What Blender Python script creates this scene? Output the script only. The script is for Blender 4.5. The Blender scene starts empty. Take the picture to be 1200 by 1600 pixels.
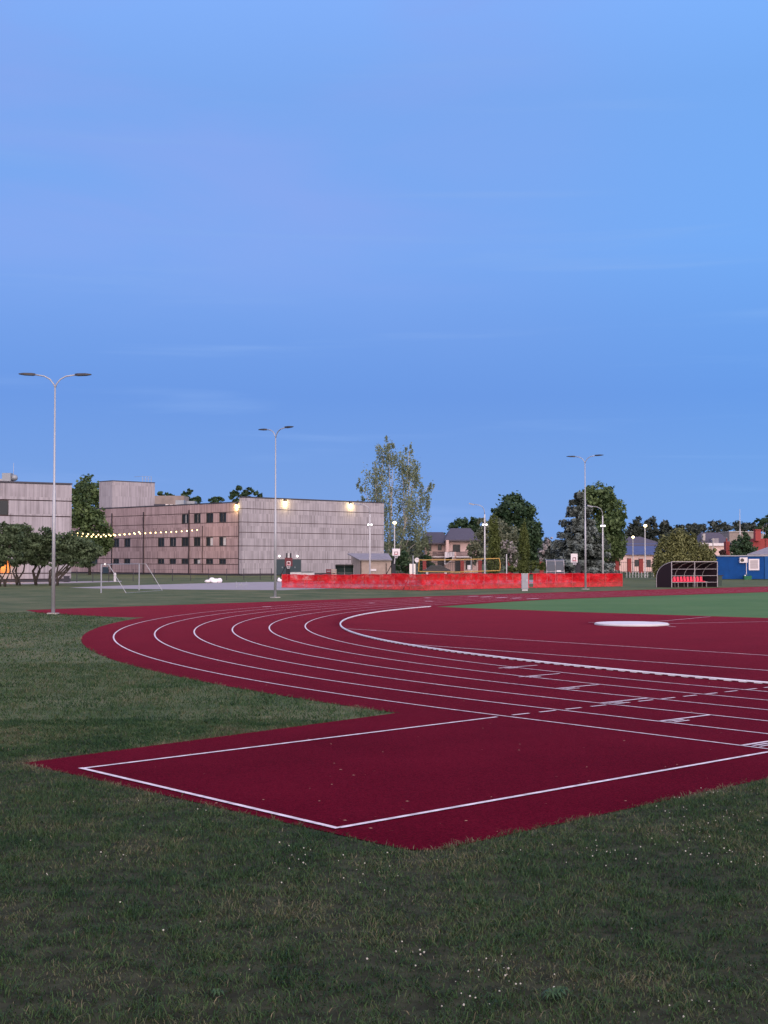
import bpy, math, random
import numpy as np
from mathutils import Matrix, Vector
R_ = math.radians
rng = np.random.default_rng(7); random.seed(7)
SC = bpy.context.scene; COL = SC.collection

# ------------------------------------------------------------------ camera
F, HZ, CAMH = 2091.6, 872.744, 2.342
P = math.atan((HZ - 800) / F)
cam = bpy.data.cameras.new('camera'); cam.sensor_fit = 'VERTICAL'; cam.sensor_height = 24
cam.lens = 24 * F / 1600; cam.clip_end = 8000; cam.clip_start = .1
co = bpy.data.objects.new('camera', cam); COL.objects.link(co)
co.location = (0, 0, CAMH); co.rotation_euler = (math.pi / 2 + P, 0, 0); SC.camera = co

def ray(px, py):
    xc = (px - 600) / F; yc = (800 - py) / F
    return xc, math.cos(P) - yc * math.sin(P), math.sin(P) + yc * math.cos(P)
def G(px, py, z=0.):
    x, y, dz = ray(px, py); t = (z - CAMH) / dz
    return Vector((x * t, y * t, z))
def W(px, py, Y):
    x, y, dz = ray(px, py); t = Y / y
    return Vector((x * t, Y, CAMH + dz * t))
def PX(px, Y): return W(px, 872, Y).x
def ZH(py, Y): return W(600, py, Y).z
def hit(px, P0, e, py=850):                      # distance along a wall line P0 + u*e where column px meets it
    x, y, _ = ray(px, py)
    det = -e[0] * y + e[1] * x
    return (P0[0] * y - P0[1] * x) / det

# ------------------------------------------------------------------ materials
def new_mat(name):
    m = bpy.data.materials.new(name); m.use_nodes = True
    nt = m.node_tree; b = nt.nodes['Principled BSDF']
    return m, nt, b
def mat(name, c, rough=.7, metal=0., spec=.4, noise=None, amt=.25, emit=None, es=0., bump=0.):
    m, nt, b = new_mat(name)
    b.inputs['Base Color'].default_value = (*c, 1); b.inputs['Roughness'].default_value = rough
    b.inputs['Metallic'].default_value = metal; b.inputs['Specular IOR Level'].default_value = spec
    if emit: b.inputs['Emission Color'].default_value = (*emit, 1); b.inputs['Emission Strength'].default_value = es
    if noise:
        tc = nt.nodes.new('ShaderNodeTexCoord'); n = nt.nodes.new('ShaderNodeTexNoise')
        n.inputs['Scale'].default_value = noise; n.inputs['Detail'].default_value = 5
        nt.links.new(tc.outputs['Object'], n.inputs['Vector'])
        r = nt.nodes.new('ShaderNodeMapRange'); r.inputs['From Min'].default_value = .3; r.inputs['From Max'].default_value = .7
        r.inputs['To Min'].default_value = 1 - amt; r.inputs['To Max'].default_value = 1 + amt
        nt.links.new(n.outputs['Fac'], r.inputs['Value'])
        x = nt.nodes.new('ShaderNodeVectorMath'); x.operation = 'SCALE'; x.inputs[0].default_value = c
        nt.links.new(r.outputs[0], x.inputs['Scale']); nt.links.new(x.outputs[0], b.inputs['Base Color'])
        if bump:
            bp = nt.nodes.new('ShaderNodeBump'); bp.inputs['Strength'].default_value = bump
            nt.links.new(n.outputs['Fac'], bp.inputs['Height']); nt.links.new(bp.outputs[0], b.inputs['Normal'])
    return m
def ramp(nt, pts, interp='LINEAR'):
    r = nt.nodes.new('ShaderNodeValToRGB'); cr = r.color_ramp; cr.interpolation = interp
    while len(cr.elements) < len(pts): cr.elements.new(.5)
    for e, (p, c) in zip(cr.elements, pts): e.position = p; e.color = (*c, 1)
    return r
def wood(name, light, dark, plank=.15, band=1.7):
    m, nt, b = new_mat(name); N = nt.nodes.new; L = nt.links.new
    tc = N('ShaderNodeTexCoord'); s = N('ShaderNodeSeparateXYZ'); L(tc.outputs['Object'], s.inputs[0])
    u = N('ShaderNodeMath'); u.operation = 'ADD'; L(s.outputs[0], u.inputs[0]); L(s.outputs[1], u.inputs[1])
    def mth(op, a, v):
        k = N('ShaderNodeMath'); k.operation = op; L(a, k.inputs[0])
        if isinstance(v, (int, float)): k.inputs[1].default_value = v
        else: L(v, k.inputs[1])
        return k.outputs[0]
    iu = mth('FLOOR', mth('DIVIDE', u.outputs[0], plank), 0); iz = mth('FLOOR', mth('DIVIDE', s.outputs[2], band), 0)
    wn = N('ShaderNodeTexWhiteNoise'); wn.noise_dimensions = '1D'; L(mth('ADD', iu, mth('MULTIPLY', iz, 61.7)), wn.inputs['W'])
    cv = N('ShaderNodeCombineXYZ'); L(mth('MULTIPLY', u.outputs[0], 4.5), cv.inputs[0]); L(mth('MULTIPLY', s.outputs[2], .16), cv.inputs[2])
    L(mth('MULTIPLY', iz, 7.3), cv.inputs[1])
    n = N('ShaderNodeTexNoise'); n.inputs['Scale'].default_value = 1; n.inputs['Detail'].default_value = 6; n.inputs['Roughness'].default_value = .65
    L(cv.outputs[0], n.inputs['Vector'])
    cv2 = N('ShaderNodeCombineXYZ'); L(mth('MULTIPLY', u.outputs[0], .55), cv2.inputs[0]); L(mth('MULTIPLY', s.outputs[2], .5), cv2.inputs[2]); L(mth('MULTIPLY', iz, 3.1), cv2.inputs[1])
    n2 = N('ShaderNodeTexNoise'); n2.inputs['Scale'].default_value = 1; n2.inputs['Detail'].default_value = 3; L(cv2.outputs[0], n2.inputs['Vector'])
    f = mth('ADD', mth('ADD', mth('MULTIPLY', wn.outputs['Value'], .17), mth('MULTIPLY', n.outputs['Fac'], .75)), mth('MULTIPLY', n2.outputs['Fac'], .36))
    r = ramp(nt, [(.42, dark), (.60, tuple((a + c) / 2 for a, c in zip(light, dark))), (.82, light)])
    L(f, r.inputs[0]); L(r.outputs[0], b.inputs['Base Color']); b.inputs['Roughness'].default_value = .85
    b.inputs['Specular IOR Level'].default_value = .2
    return m
def leaf(name, dark, light, rough=.6, transl=.25):
    m, nt, b = new_mat(name); L = nt.links.new
    a = nt.nodes.new('ShaderNodeAttribute'); a.attribute_name = 'shade'
    mid = tuple((x + y) / 2 for x, y in zip(dark, light))
    r = ramp(nt, [(0, dark), (.55, mid), (1, light)]); L(a.outputs['Fac'], r.inputs[0]); L(r.outputs[0], b.inputs['Base Color'])
    b.inputs['Roughness'].default_value = rough; b.inputs['Specular IOR Level'].default_value = .3
    t = nt.nodes.new('ShaderNodeBsdfTranslucent'); L(r.outputs[0], t.inputs['Color'])
    mx = nt.nodes.new('ShaderNodeMixShader'); mx.inputs[0].default_value = transl
    L(b.outputs[0], mx.inputs[1]); L(t.outputs[0], mx.inputs[2]); L(mx.outputs[0], nt.nodes['Material Output'].inputs['Surface'])
    return m
def grass_mat(name, cols, sc1=.35, sc2=2.2, bump=.4, bands=None):
    m, nt, b = new_mat(name); N = nt.nodes.new; L = nt.links.new
    g = N('ShaderNodeNewGeometry')
    n1 = N('ShaderNodeTexNoise'); n1.inputs['Scale'].default_value = sc1; n1.inputs['Detail'].default_value = 4; L(g.outputs['Position'], n1.inputs['Vector'])
    n2 = N('ShaderNodeTexNoise'); n2.inputs['Scale'].default_value = sc2; n2.inputs['Detail'].default_value = 6; n2.inputs['Roughness'].default_value = .7; L(g.outputs['Position'], n2.inputs['Vector'])
    n3 = N('ShaderNodeTexNoise'); n3.inputs['Scale'].default_value = 25; n3.inputs['Detail'].default_value = 5; n3.inputs['Roughness'].default_value = .8; L(g.outputs['Position'], n3.inputs['Vector'])
    def mth(op, a, v):
        k = N('ShaderNodeMath'); k.operation = op; L(a, k.inputs[0])
        if isinstance(v, (int, float)): k.inputs[1].default_value = v
        else: L(v, k.inputs[1])
        return k.outputs[0]
    f = mth('ADD', mth('ADD', mth('MULTIPLY', n1.outputs['Fac'], .5), mth('MULTIPLY', n2.outputs['Fac'], .35)), mth('MULTIPLY', n3.outputs['Fac'], .25))
    r = ramp(nt, cols); L(f, r.inputs[0]); L(r.outputs[0], b.inputs['Base Color'])
    b.inputs['Roughness'].default_value = .9; b.inputs['Specular IOR Level'].default_value = .15
    if bump:
        bp = N('ShaderNodeBump'); bp.inputs['Strength'].default_value = bump; bp.inputs['Distance'].default_value = .05
        L(n3.outputs['Fac'], bp.inputs['Height']); L(bp.outputs[0], b.inputs['Normal'])
    return m

M = {}
M['ground'] = grass_mat('grass_ground', [(.36, (.028, .050, .018)), (.48, (.056, .082, .034)), (.58, (.096, .112, .054)), (.70, (.145, .142, .078))])
M['turf'] = grass_mat('infield_turf', [(.35, (.050, .112, .038)), (.55, (.070, .148, .050)), (.75, (.105, .165, .070))], .16, 1.1, .25)
def track_mat():
    m, nt, b = new_mat('red_rubber'); N = nt.nodes.new; L = nt.links.new
    g = N('ShaderNodeNewGeometry')
    n = N('ShaderNodeTexNoise'); n.inputs['Scale'].default_value = 48; n.inputs['Detail'].default_value = 6; n.inputs['Roughness'].default_value = .8; L(g.outputs['Position'], n.inputs['Vector'])
    n2 = N('ShaderNodeTexNoise'); n2.inputs['Scale'].default_value = .5; n2.inputs['Detail'].default_value = 5; L(g.outputs['Position'], n2.inputs['Vector'])
    ad = N('ShaderNodeMath'); ad.operation = 'MULTIPLY_ADD'; ad.inputs[1].default_value = .86
    L(n.outputs['Fac'], ad.inputs[0])
    k = N('ShaderNodeMath'); k.operation = 'MULTIPLY'; k.inputs[1].default_value = .14; L(n2.outputs['Fac'], k.inputs[0]); L(k.outputs[0], ad.inputs[2])
    r = ramp(nt, [(.38, (.036, .0006, .0046)), (.5, (.076, .0017, .0100)), (.62, (.125, .0058, .018))])
    L(ad.outputs[0], r.inputs[0]); L(r.outputs[0], b.inputs['Base Color'])
    b.inputs['Roughness'].default_value = .85; b.inputs['Specular IOR Level'].default_value = .012
    b.inputs['Sheen Weight'].default_value = .28; b.inputs['Sheen Roughness'].default_value = .1; b.inputs['Sheen Tint'].default_value = (1, .16, .24, 1)
    bp = N('ShaderNodeBump'); bp.inputs['Strength'].default_value = .5; bp.inputs['Distance'].default_value = .004
    L(n.outputs['Fac'], bp.inputs['Height']); L(bp.outputs[0], b.inputs['Normal'])
    return m
M['track'] = track_mat()
M['line'] = mat('white_line_paint', (.58, .52, .57), .8, spec=.15, noise=9, amt=.28)
M['kerb'] = mat('white_kerb', (.66, .66, .71), .5, noise=2, amt=.08)
M['kerb_gap'] = mat('rail_gap_shade', (.03, .03, .035), .8)  # stands in for the shade in the gaps under the rail
M['path'] = mat('pale_asphalt', (.27, .25, .27), .85, noise=1.5, amt=.12)
M['court'] = mat('court_surface', (.30, .26, .27), .85, noise=1., amt=.12)
M['galv'] = mat('galvanised_steel', (.36, .38, .41), .5, metal=.4)
M['lampdark'] = mat('dark_lamp_head', (.035, .037, .045), .5)
M['concrete'] = mat('concrete', (.33, .32, .31), .9, noise=4, amt=.15)
M['wood'] = wood('weathered_wood_cladding', (.375, .360, .395), (.19, .178, .195))
M['woodwarm'] = wood('glow_warmed_cladding', (.39, .30, .305), (.17, .125, .128))  # same cladding, with the string lights' warm glow put into its colour
M['core'] = mat('dark_joint', (.095, .055, .058), .9)
M['plinth'] = mat('dark_plinth', (.04, .04, .05), .9)
M['flash'] = mat('dark_roof_flashing', (.045, .045, .06), .6)
M['glass'] = mat('dark_window_glass', (.022, .028, .032), .25, spec=.3)
M['frame'] = mat('dark_window_frame', (.05, .045, .045), .6)
M['pipe'] = mat('dark_drain_pipe', (.035, .025, .028), .6)
M['door'] = mat('dark_teal_door', (.035, .055, .065), .5)
M['duct'] = mat('silver_duct', (.24, .27, .30), .45, metal=.3)
M['ventwhite'] = mat('white_vent', (.7, .68, .66), .6)
M['bulb'] = mat('lit_bulb', (1, .9, .7), .5, emit=(1, .70, .26), es=4)
M['lampwhite'] = mat('lit_white_lamp', (1, 1, 1), .5, emit=(1, .98, .9), es=3.5)
M['lampwarm'] = mat('lit_warm_lamp', (1, .95, .8), .5, emit=(1, .82, .42), es=7)
M['cable'] = mat('black_cable', (.03, .03, .03), .7)
M['bark'] = mat('dark_bark', (.045, .038, .033), .9, noise=3, amt=.4)
M['birchbark'] = mat('pale_birch_bark', (.45, .43, .40), .8, noise=1.2, amt=.5)
M['black'] = mat('black_padding', (.018, .02, .028), .7)
M['maroon'] = mat('maroon_backboard', (.10, .012, .022), .5)
M['white'] = mat('white_paint', (.62, .60, .63), .6, spec=.2, noise=3, amt=.06)
M['grey'] = mat('grey_paint', (.26, .28, .32), .5, noise=2, amt=.1)
M['lightgrey'] = mat('light_grey_panel', (.45, .46, .48), .6, noise=2, amt=.1)
M['yellow'] = mat('yellow_net_band', (.42, .26, .07), .6)
M['brick'] = mat('red_brick', (.215, .040, .038), .85, noise=6, amt=.2)
M['redwall'] = mat('red_render', (.27, .045, .045), .8, noise=.6, amt=.15)
M['pink'] = mat('pale_pink_render', (.60, .44, .41), .85, noise=.8, amt=.08)
M['beige'] = mat('beige_wall', (.24, .205, .19), .9, noise=1, amt=.15)
M['slate'] = mat('slate_roof', (.075, .065, .085), .65, noise=4, amt=.2)
M['greyroof'] = mat('grey_sheet_roof', (.20, .19, .215), .6, noise=2, amt=.15)
M['blueroof'] = mat('blue_metal_roof', (.055, .075, .17), .5, noise=2, amt=.12)
M['bluecabin'] = mat('blue_cabin_paint', (.004, .060, .24), .6, spec=.12, noise=1.5, amt=.12)
M['green'] = mat('green_plastic', (.01, .12, .06), .5)
M['darkgreen'] = mat('dark_green_bin', (.03, .055, .045), .6)
M['shed'] = mat('tan_shed_wall', (.33, .27, .24), .85, noise=2, amt=.12)
M['redseat'] = mat('red_plastic_seat', (.75, .03, .09), .4)
M['poly'] = mat('smoky_panel', (.014, .009, .014), .4, spec=.15)
M['greenpoly'] = mat('dark_green_panel', (.025, .045, .045), .35)
M['greypoly'] = mat('grey_blue_panel', (.065, .08, .10), .45, spec=.2)
M['aluframe'] = mat('aluminium_frame', (.36, .34, .36), .5, metal=.2)
M['bag'] = mat('white_bag', (.75, .74, .78), .7, noise=3, amt=.1)
M['darkcar'] = mat('dark_car_paint', (.02, .022, .03), .3)
M['lamplitwall'] = mat('orange_lamplit_wall', (.55, .24, .09), .85)  # orange lamplight on the entrance wall, put into the base colour
M['bush_red'] = leaf('brown_leaf', (.03, .018, .016), (.09, .05, .045))
M['lf_oak'] = leaf('leaf_dark_green', (.026, .056, .020), (.125, .185, .070))
M['lf_deep'] = leaf('leaf_deep_green', (.015, .040, .018), (.066, .120, .055))
M['lf_shrub'] = leaf('leaf_shrub', (.032, .058, .028), (.130, .185, .095))
M['lf_birch'] = leaf('leaf_birch', (.12, .155, .09), (.33, .39, .25), transl=.45)
M['lf_willow'] = leaf('leaf_grey_green', (.075, .095, .058), (.21, .235, .155))
M['lf_thuja'] = leaf('leaf_thuja', (.040, .060, .014), (.125, .160, .045), transl=.15)
M['lf_thujabush'] = leaf('leaf_thuja_bush', (.055, .068, .024), (.215, .230, .090), transl=.15)
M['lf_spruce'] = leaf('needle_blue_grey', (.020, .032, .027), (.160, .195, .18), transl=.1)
M['lf_far'] = leaf('leaf_far_wood', (.026, .038, .034), (.078, .098, .080))
M['lf_flower'] = leaf('leaf_white_blossom', (.26, .24, .24), (.46, .43, .43))
M['blade'] = leaf('x', (0, 0, 0), (0, 0, 0)); bpy.data.materials.remove(M.pop('blade'))

# ------------------------------------------------------------------ object helpers
def tag(o, label=None, cat=None, group=None, kind=None):
    if label: o['label'] = label
    if cat: o['category'] = cat
    if group: o['group'] = group
    if kind: o['kind'] = kind
    return o
XF = {}
def thing(name, label, cat, loc=(0, 0, 0), rz=0., group=None):
    o = bpy.data.objects.new(name, None); o.empty_display_size = .3; COL.objects.link(o)
    o.location = loc; o.rotation_euler = (0, 0, rz)
    XF[o] = Matrix.Translation(Vector(loc)) @ Matrix.Rotation(rz, 4, 'Z')
    return tag(o, label, cat, group)
class MB:
    """collects geometry in the coordinates of the thing it belongs to (or world, if build(world=True))"""
    def __init__(s): s.v = []; s.f = []
    def add(s, vs, fs):
        k = len(s.v); s.v += [tuple(v) for v in vs]; s.f += [tuple(i + k for i in f) for f in fs]; return s
    def box(s, x0, x1, y0, y1, z0, z1):
        v = [(x, y, z) for z in (z0, z1) for y in (y0, y1) for x in (x0, x1)]
        return s.add(v, [(0, 2, 3, 1), (4, 5, 7, 6), (0, 1, 5, 4), (2, 6, 7, 3), (0, 4, 6, 2), (1, 3, 7, 5)])
    def obox(s, c, size, rz=0., tilt=None):
        m = Matrix.Translation(Vector(c)) @ Matrix.Rotation(rz, 4, 'Z')
        if tilt: m = m @ Matrix.Rotation(tilt[1], 4, tilt[0])
        a, b, h = (q / 2 for q in size)
        v = [m @ Vector((x, y, z)) for z in (-h, h) for y in (-b, b) for x in (-a, a)]
        return s.add(v, [(0, 2, 3, 1), (4, 5, 7, 6), (0, 1, 5, 4), (2, 6, 7, 3), (0, 4, 6, 2), (1, 3, 7, 5)])
    def pbox(s, px0, px1, py0, py1, Y, dep):          # box whose front face fills a rectangle of the view at distance Y
        a = W(px0, py1, Y); b = W(px1, py0, Y)
        return s.box(a.x, b.x, Y, Y + dep, a.z, b.z)
    def tube(s, pts, rad, n=8, cap=True):
        pts = [Vector(p) for p in pts]
        if not hasattr(rad, '__len__'): rad = [rad] * len(pts)
        k = len(s.v)
        for i, p in enumerate(pts):
            t = (pts[min(i + 1, len(pts) - 1)] - pts[max(i - 1, 0)]).normalized()
            u = t.cross(Vector((0, 0, 1))) if abs(t.z) < .95 else t.cross(Vector((0, 1, 0)))
            u.normalize(); w = t.cross(u)
            for j in range(n):
                a = 2 * math.pi * j / n
                s.v.append(tuple(p + (u * math.cos(a) + w * math.sin(a)) * rad[i]))
        for i in range(len(pts) - 1):
            for j in range(n):
                s.f.append((k + i * n + j, k + i * n + (j + 1) % n, k + (i + 1) * n + (j + 1) % n, k + (i + 1) * n + j))
        if cap:
            s.f.append(tuple(k + j for j in range(n))[::-1]); s.f.append(tuple(k + (len(pts) - 1) * n + j for j in range(n)))
        return s
    def prism(s, poly, z0, z1):
        n = len(poly); v = [(x, y, z0) for x, y in poly] + [(x, y, z1) for x, y in poly]
        return s.add(v, [tuple(range(n))[::-1], tuple(range(n, 2 * n))] + [(i, (i + 1) % n, n + (i + 1) % n, n + i) for i in range(n)])
    def ball(s, c, r, n=10, sq=(1, 1, 1), jit=0.):
        c = Vector(c); v = []; m = n // 2
        for i in range(m + 1):
            th = math.pi * i / m
            for j in range(n):
                ph = 2 * math.pi * j / n; q = 1 + (random.uniform(-jit, jit) if 0 < i < m else 0)
                v.append((c.x + r * sq[0] * q * math.sin(th) * math.cos(ph), c.y + r * sq[1] * q * math.sin(th) * math.sin(ph), c.z + r * sq[2] * q * math.cos(th)))
        f = [(i * n + j, (i + 1) * n + j, (i + 1) * n + (j + 1) % n, i * n + (j + 1) % n) for i in range(m) for j in range(n)]
        return s.add(v, f)
    def poly(s, pts): return s.add(pts, [tuple(range(len(pts)))])
    def build(s, name, m, parent=None, world=False, smooth=False):
        me = bpy.data.meshes.new(name)
        v = s.v
        if world and parent is not None:
            inv = XF[parent].inverted(); v = [tuple(inv @ Vector(p)) for p in v]
        me.from_pydata(v, [], s.f); me.materials.append(M[m] if isinstance(m, str) else m); me.update()
        if smooth:
            for p in me.polygons: p.use_smooth = True
        o = bpy.data.objects.new(name, me); COL.objects.link(o)
        if parent is not None:
            o.parent = parent
            XF[o] = XF[parent]
        return o
def fast_mesh(name, V, Fc, m, parent=None, shade=None, world=True):
    me = bpy.data.meshes.new(name); V = np.asarray(V, np.float32)
    if world and parent is not None:
        inv = np.array(XF[parent].inverted(), np.float32); V = V @ inv[:3, :3].T + inv[:3, 3]
    k = Fc.shape[1]
    me.vertices.add(len(V)); me.vertices.foreach_set('co', V.ravel())
    me.loops.add(Fc.size); me.loops.foreach_set('vertex_index', Fc.ravel().astype(np.int32))
    me.polygons.add(len(Fc)); me.polygons.foreach_set('loop_start', np.arange(0, Fc.size, k, dtype=np.int32))
    try: me.polygons.foreach_set('loop_total', np.full(len(Fc), k, np.int32))
    except Exception: pass
    if shade is not None:
        a = me.attributes.new('shade', 'FLOAT', 'FACE'); a.data.foreach_set('value', shade.astype(np.float32))
    me.materials.append(M[m] if isinstance(m, str) else m); me.update(calc_edges=True)
    o = bpy.data.objects.new(name, me); COL.objects.link(o)
    if parent is not None: o.parent = parent; XF[o] = XF[parent]
    return o
def struct(o): o['kind'] = 'structure'; return o

# ------------------------------------------------------------------ foliage
def crown(lobes, n, size, clumps=18, outer=.45, crad=.24, aspect=.6, flat=.75, vert=0., up=.5, contrast=.7):
    """lobes: (centre xyz, radii xyz). Returns verts, quads, shade for many small leaf faces gathered in clumps."""
    w = np.array([l[1][0] * l[1][2] for l in lobes]); w = w / w.sum()
    C, S, SH = [], [], []
    OUT = []
    for (c, r), q in zip(lobes, w):
        c = np.array(c); r = np.array(r); k = max(4, int(clumps * len(lobes) * q)); nl = max(20, int(n * q))
        d = rng.normal(size=(k, 3)); d /= np.linalg.norm(d, axis=1)[:, None]
        rad = outer + (1 - outer) * rng.random(k) ** .6
        cc = c + d * rad[:, None] * r * (1 - crad * .6)
        cs = rng.random(k)
        i = rng.integers(0, k, nl)
        o = rng.normal(size=(nl, 3)) * crad * r * np.array([.62, .62, .62 * flat])
        if vert: o[:, 2] -= np.abs(rng.normal(size=nl)) * vert * r[2]
        p = cc[i] + o
        C.append(p); OUT.append((p - c) / r); SH.append(np.clip(cs[i] * contrast + rng.random(nl) * (1 - contrast), 0, 1))
    C = np.concatenate(C); OUT = np.concatenate(OUT); SH = np.concatenate(SH); m = len(C)
    nr = OUT * .7 + np.array([0, 0, up]) + rng.normal(size=(m, 3)) * .75
    nr /= np.linalg.norm(nr, axis=1)[:, None]
    a = np.cross(nr, rng.normal(size=(m, 3))); a /= np.linalg.norm(a, axis=1)[:, None] + 1e-9
    b = np.cross(nr, a)
    s = size * (.55 + .9 * rng.random(m))[:, None]
    V = np.stack([C + a * s, C + b * s * aspect, C - a * s * .9, C - b * s * aspect], 1).reshape(-1, 3)
    return V, np.arange(m * 4).reshape(m, 4), SH
def plobes(L, Y, dep=1.):
    out = []
    for q in L:
        px, py, rx, ry = q[:4]; dy = q[4] if len(q) > 4 else 0
        c = W(px, py, Y + dy); k = (Y + dy) / F
        out.append(((c.x, c.y, max(c.z, ry * k * .6)), (rx * k, rx * k * dep, ry * k)))
    return out
def tree(name, label, L, Y, leafm, n, size, base=None, cat='tree', trunk=.22, bark='bark', stems=None, group=None, dep=1., tp='trunk', **kw):
    lob = plobes(L, Y, dep)
    bx = W(base if base else L[0][0], 900, Y).x
    t = thing(name, label, cat, (bx, Y, 0), 0, group)
    V, Fc, SH = crown(lob, n, size, **kw)
    V[:, 2] = np.maximum(V[:, 2], .05)
    fast_mesh('crown', V, Fc, leafm, t, SH)
    if stems is None: stems = [(bx, 0)]
    b = MB(); top = max(l[0][2] + l[1][2] * .5 for l in lob)
    for sx, lean in stems:
        z1 = top * .45
        b.tube([(sx, Y, -.05), (sx + lean * .3, Y, z1 * .5), (sx + lean, Y, z1), (sx + lean * 1.3, Y + .2, top * .8)], [trunk, trunk * .8, trunk * .6, trunk * .15], 7)
    for c, r in lob:
        s = min(stems, key=lambda q: abs(q[0] + q[1] - c[0]))
        z0 = min(top * .35, c[2] * .6)
        st = Vector((s[0] + s[1] * .7, Y, z0)); en = Vector(c)
        b.tube([st, (st + en) / 2 + Vector((0, 0, .12 * (en - st).length)), en], [trunk * .45, trunk * .3, trunk * .1], 5)
    b.build(tp, bark, t, world=True, smooth=True)
    return t

# ------------------------------------------------------------------ ground, track
CX, CY, TH, RK = 34.58, 48.39, -.864, 36.138
D2 = np.array([math.cos(TH), math.sin(TH)]); N2 = np.array([-math.sin(TH), math.cos(TH)])
def AB(a, b, z=0.):
    return (CX + D2[0] * a + N2[0] * b, CY + D2[1] * a + N2[1] * b, z)
def toab(x, y):
    vx = x - CX; vy = y - CY
    return vx * D2[0] + vy * D2[1], vx * N2[0] + vy * N2[1]
def bend(b):                                    # the back straight drifts slightly outwards
    t = min(max((b + 12) / 16, 0), 1); t = t * t * (3 - 2 * t)
    return -2.0 * t - .06 * max(b - 2, 0)
def lane_path(r, a1=60., b1=75., step=1.5):
    pts = [(a1, -r)]
    a = a1
    while a > .01: pts.append((a, -r)); a -= 2.
    pts = pts[1:]
    n = 90
    for i in range(n + 1):
        t = math.pi * .5 * i / n
        aa, bb = -r * math.sin(t), -r * math.cos(t)
        pts.append((aa + bend(bb) * (1 if bb > -12 else 0), bb))
    b = 2.
    while b < b1: pts.append((-r + bend(b), b)); b += 3.
    return pts
def ribbon(mb, pts, w, z):
    k = len(mb.v); n = len(pts)
    for i in range(n):
        p = np.array(pts[i]); t = np.array(pts[min(i + 1, n - 1)]) - np.array(pts[max(i - 1, 0)]); t = t / np.linalg.norm(t)
        q = np.array([-t[1], t[0]]) * w / 2
        mb.v.append(AB(*(p + q), z)); mb.v.append(AB(*(p - q), z))
    for i in range(n - 1): mb.f.append((k + 2 * i, k + 2 * i + 1, k + 2 * i + 3, k + 2 * i + 2))
RO = 44.38
g = MB().poly([(-4000, -400, 0), (4000, -400, 0), (4000, 6000, 0), (-4000, 6000, 0)]).build('ground', 'ground'); struct(g)
tr = MB()
inn, out = lane_path(RK - .03), lane_path(RO)
k = len(inn)
tr.v += [AB(*p, .010) for p in inn] + [AB(*p, .010) for p in out]
tr.f += [(i, i + 1, k + i + 1, k + i) for i in range(k - 1)]
arc = [(-RK * math.sin(t), -RK * math.cos(t)) for t in np.linspace(0, math.asin(.925), 60)]
dpoly = [(58, -RK)] + arc + [(-33.9, -13.74), (-24.7, -13.3), (-15.9, -12.1), (58, -6)]
tr.poly([AB(*p, .014) for p in dpoly])
def rnd(cx, cy, r, a0, a1, n=6): return [(cx + r * math.cos(t), cy + r * math.sin(t)) for t in np.linspace(a0, a1, n)]
pad = [(0, -RO - .001), (-.5, -math.sqrt(RO ** 2 - .25) - .001), (-1., -math.sqrt(RO ** 2 - 1) - .001), (-.03, -50.88)] + rnd(6.40 - .3, -50.57 + .3, .3, -math.pi / 2, 0) + [(6.05, -RO - .001)]
tr.poly([AB(*p, .010) for p in pad])
up = [G(x, y) for x, y in ((40, 953.6), (100, 951.3), (200, 947.8), (300, 944.5), (400, 941), (500, 937.5), (600, 934.2), (700, 931), (800, 927.8), (900, 924.8), (1050, 920.6), (1200, 916.5), (1320, 913.2))]
lo = [G(x, y) for x, y in ((1320, 916), (1200, 921), (900, 929), (700, 935.), (500, 943), (330, 955), (240, 964), (213, 965), (170, 963.8), (100, 960.7), (62, 958))]
tr.poly([(p.x, p.y, .006) for p in up + lo])
struct(tr.build('running_track', 'track'))
turf = [(-33.95, -13.72), (-24.7, -13.28), (-15.9, -12.08), (58, -5.95)] + [(58, 75)] + [p for p in reversed(lane_path(RK - .08)) if p[1] > -13.6]
struct(MB().poly([AB(*p, .005) for p in turf]).build('infield_turf', 'turf'))
ln = MB(); zl = .018
for i in range(1, 7): ribbon(ln, lane_path(RK + 1.22 * i), .044, zl)
for b in (-29.8, -33.55):
    a0 = -math.sqrt((RK - .1) ** 2 - b * b); ribbon(ln, [(a0, b), (58, b)], .05, zl + .004)
for a, i in ((-5.75, 0), (-4.0, 1), (-1.94, 2), (.16, 3), (2.28, 4), (4.5, 5)):      # staggered start marks
    ribbon(ln, [(a, -(RK + 1.22 * i + .03)), (a, -(RK + 1.22 * (i + 1)))], .06, zl + .003)
    for q in (.10, .20): ribbon(ln, [(a + q, -(RK + 1.22 * (i + 1) - .08)), (a + q, -(RK + 1.22 * (i + 1) - .42))], .045, zl + .003)
b = -43.30
while b < -36.4: ribbon(ln, [(.39, b), (.39, b + .36)], .055, zl + .003); b += .59
b = -43.30
while b < -36.4: ribbon(ln, [(5.02, b), (5.02, b + .36)], .055, zl + .003); b += .59
ribbon(ln, [(.39, -43.62), (.39 + .42, -50.55)], .06, zl + .001)
ribbon(ln, [(.81 - .04, -50.57), (5.24, -50.47)], .06, zl + .002)
ribbon(ln, [(5.22, -50.44), (5.02, -43.5)], .06, zl + .001)
for a, b2 in (((732, 932.4), (747, 931.9)), ((752, 933.4), (768, 932.7)), ((776, 934.6), (791, 933.8)), ((800, 935.3), (814, 934.6)), ((824, 936.2), (841, 935.6)), ((664, 934.8), (672, 934.4)), ((664, 940), (676, 940)), ((578, 942.7), (584, 942.5)), ((411, 948.8), (422, 948.5))):
    p, q = G(*a), G(*b2); t = (q - p).normalized(); w = Vector((-t.y, t.x, 0)) * .14
    ln.poly([tuple(x + Vector((0, 0, zl + .003))) for x in (p - w, q - w, q + w, p + w)])
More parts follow.
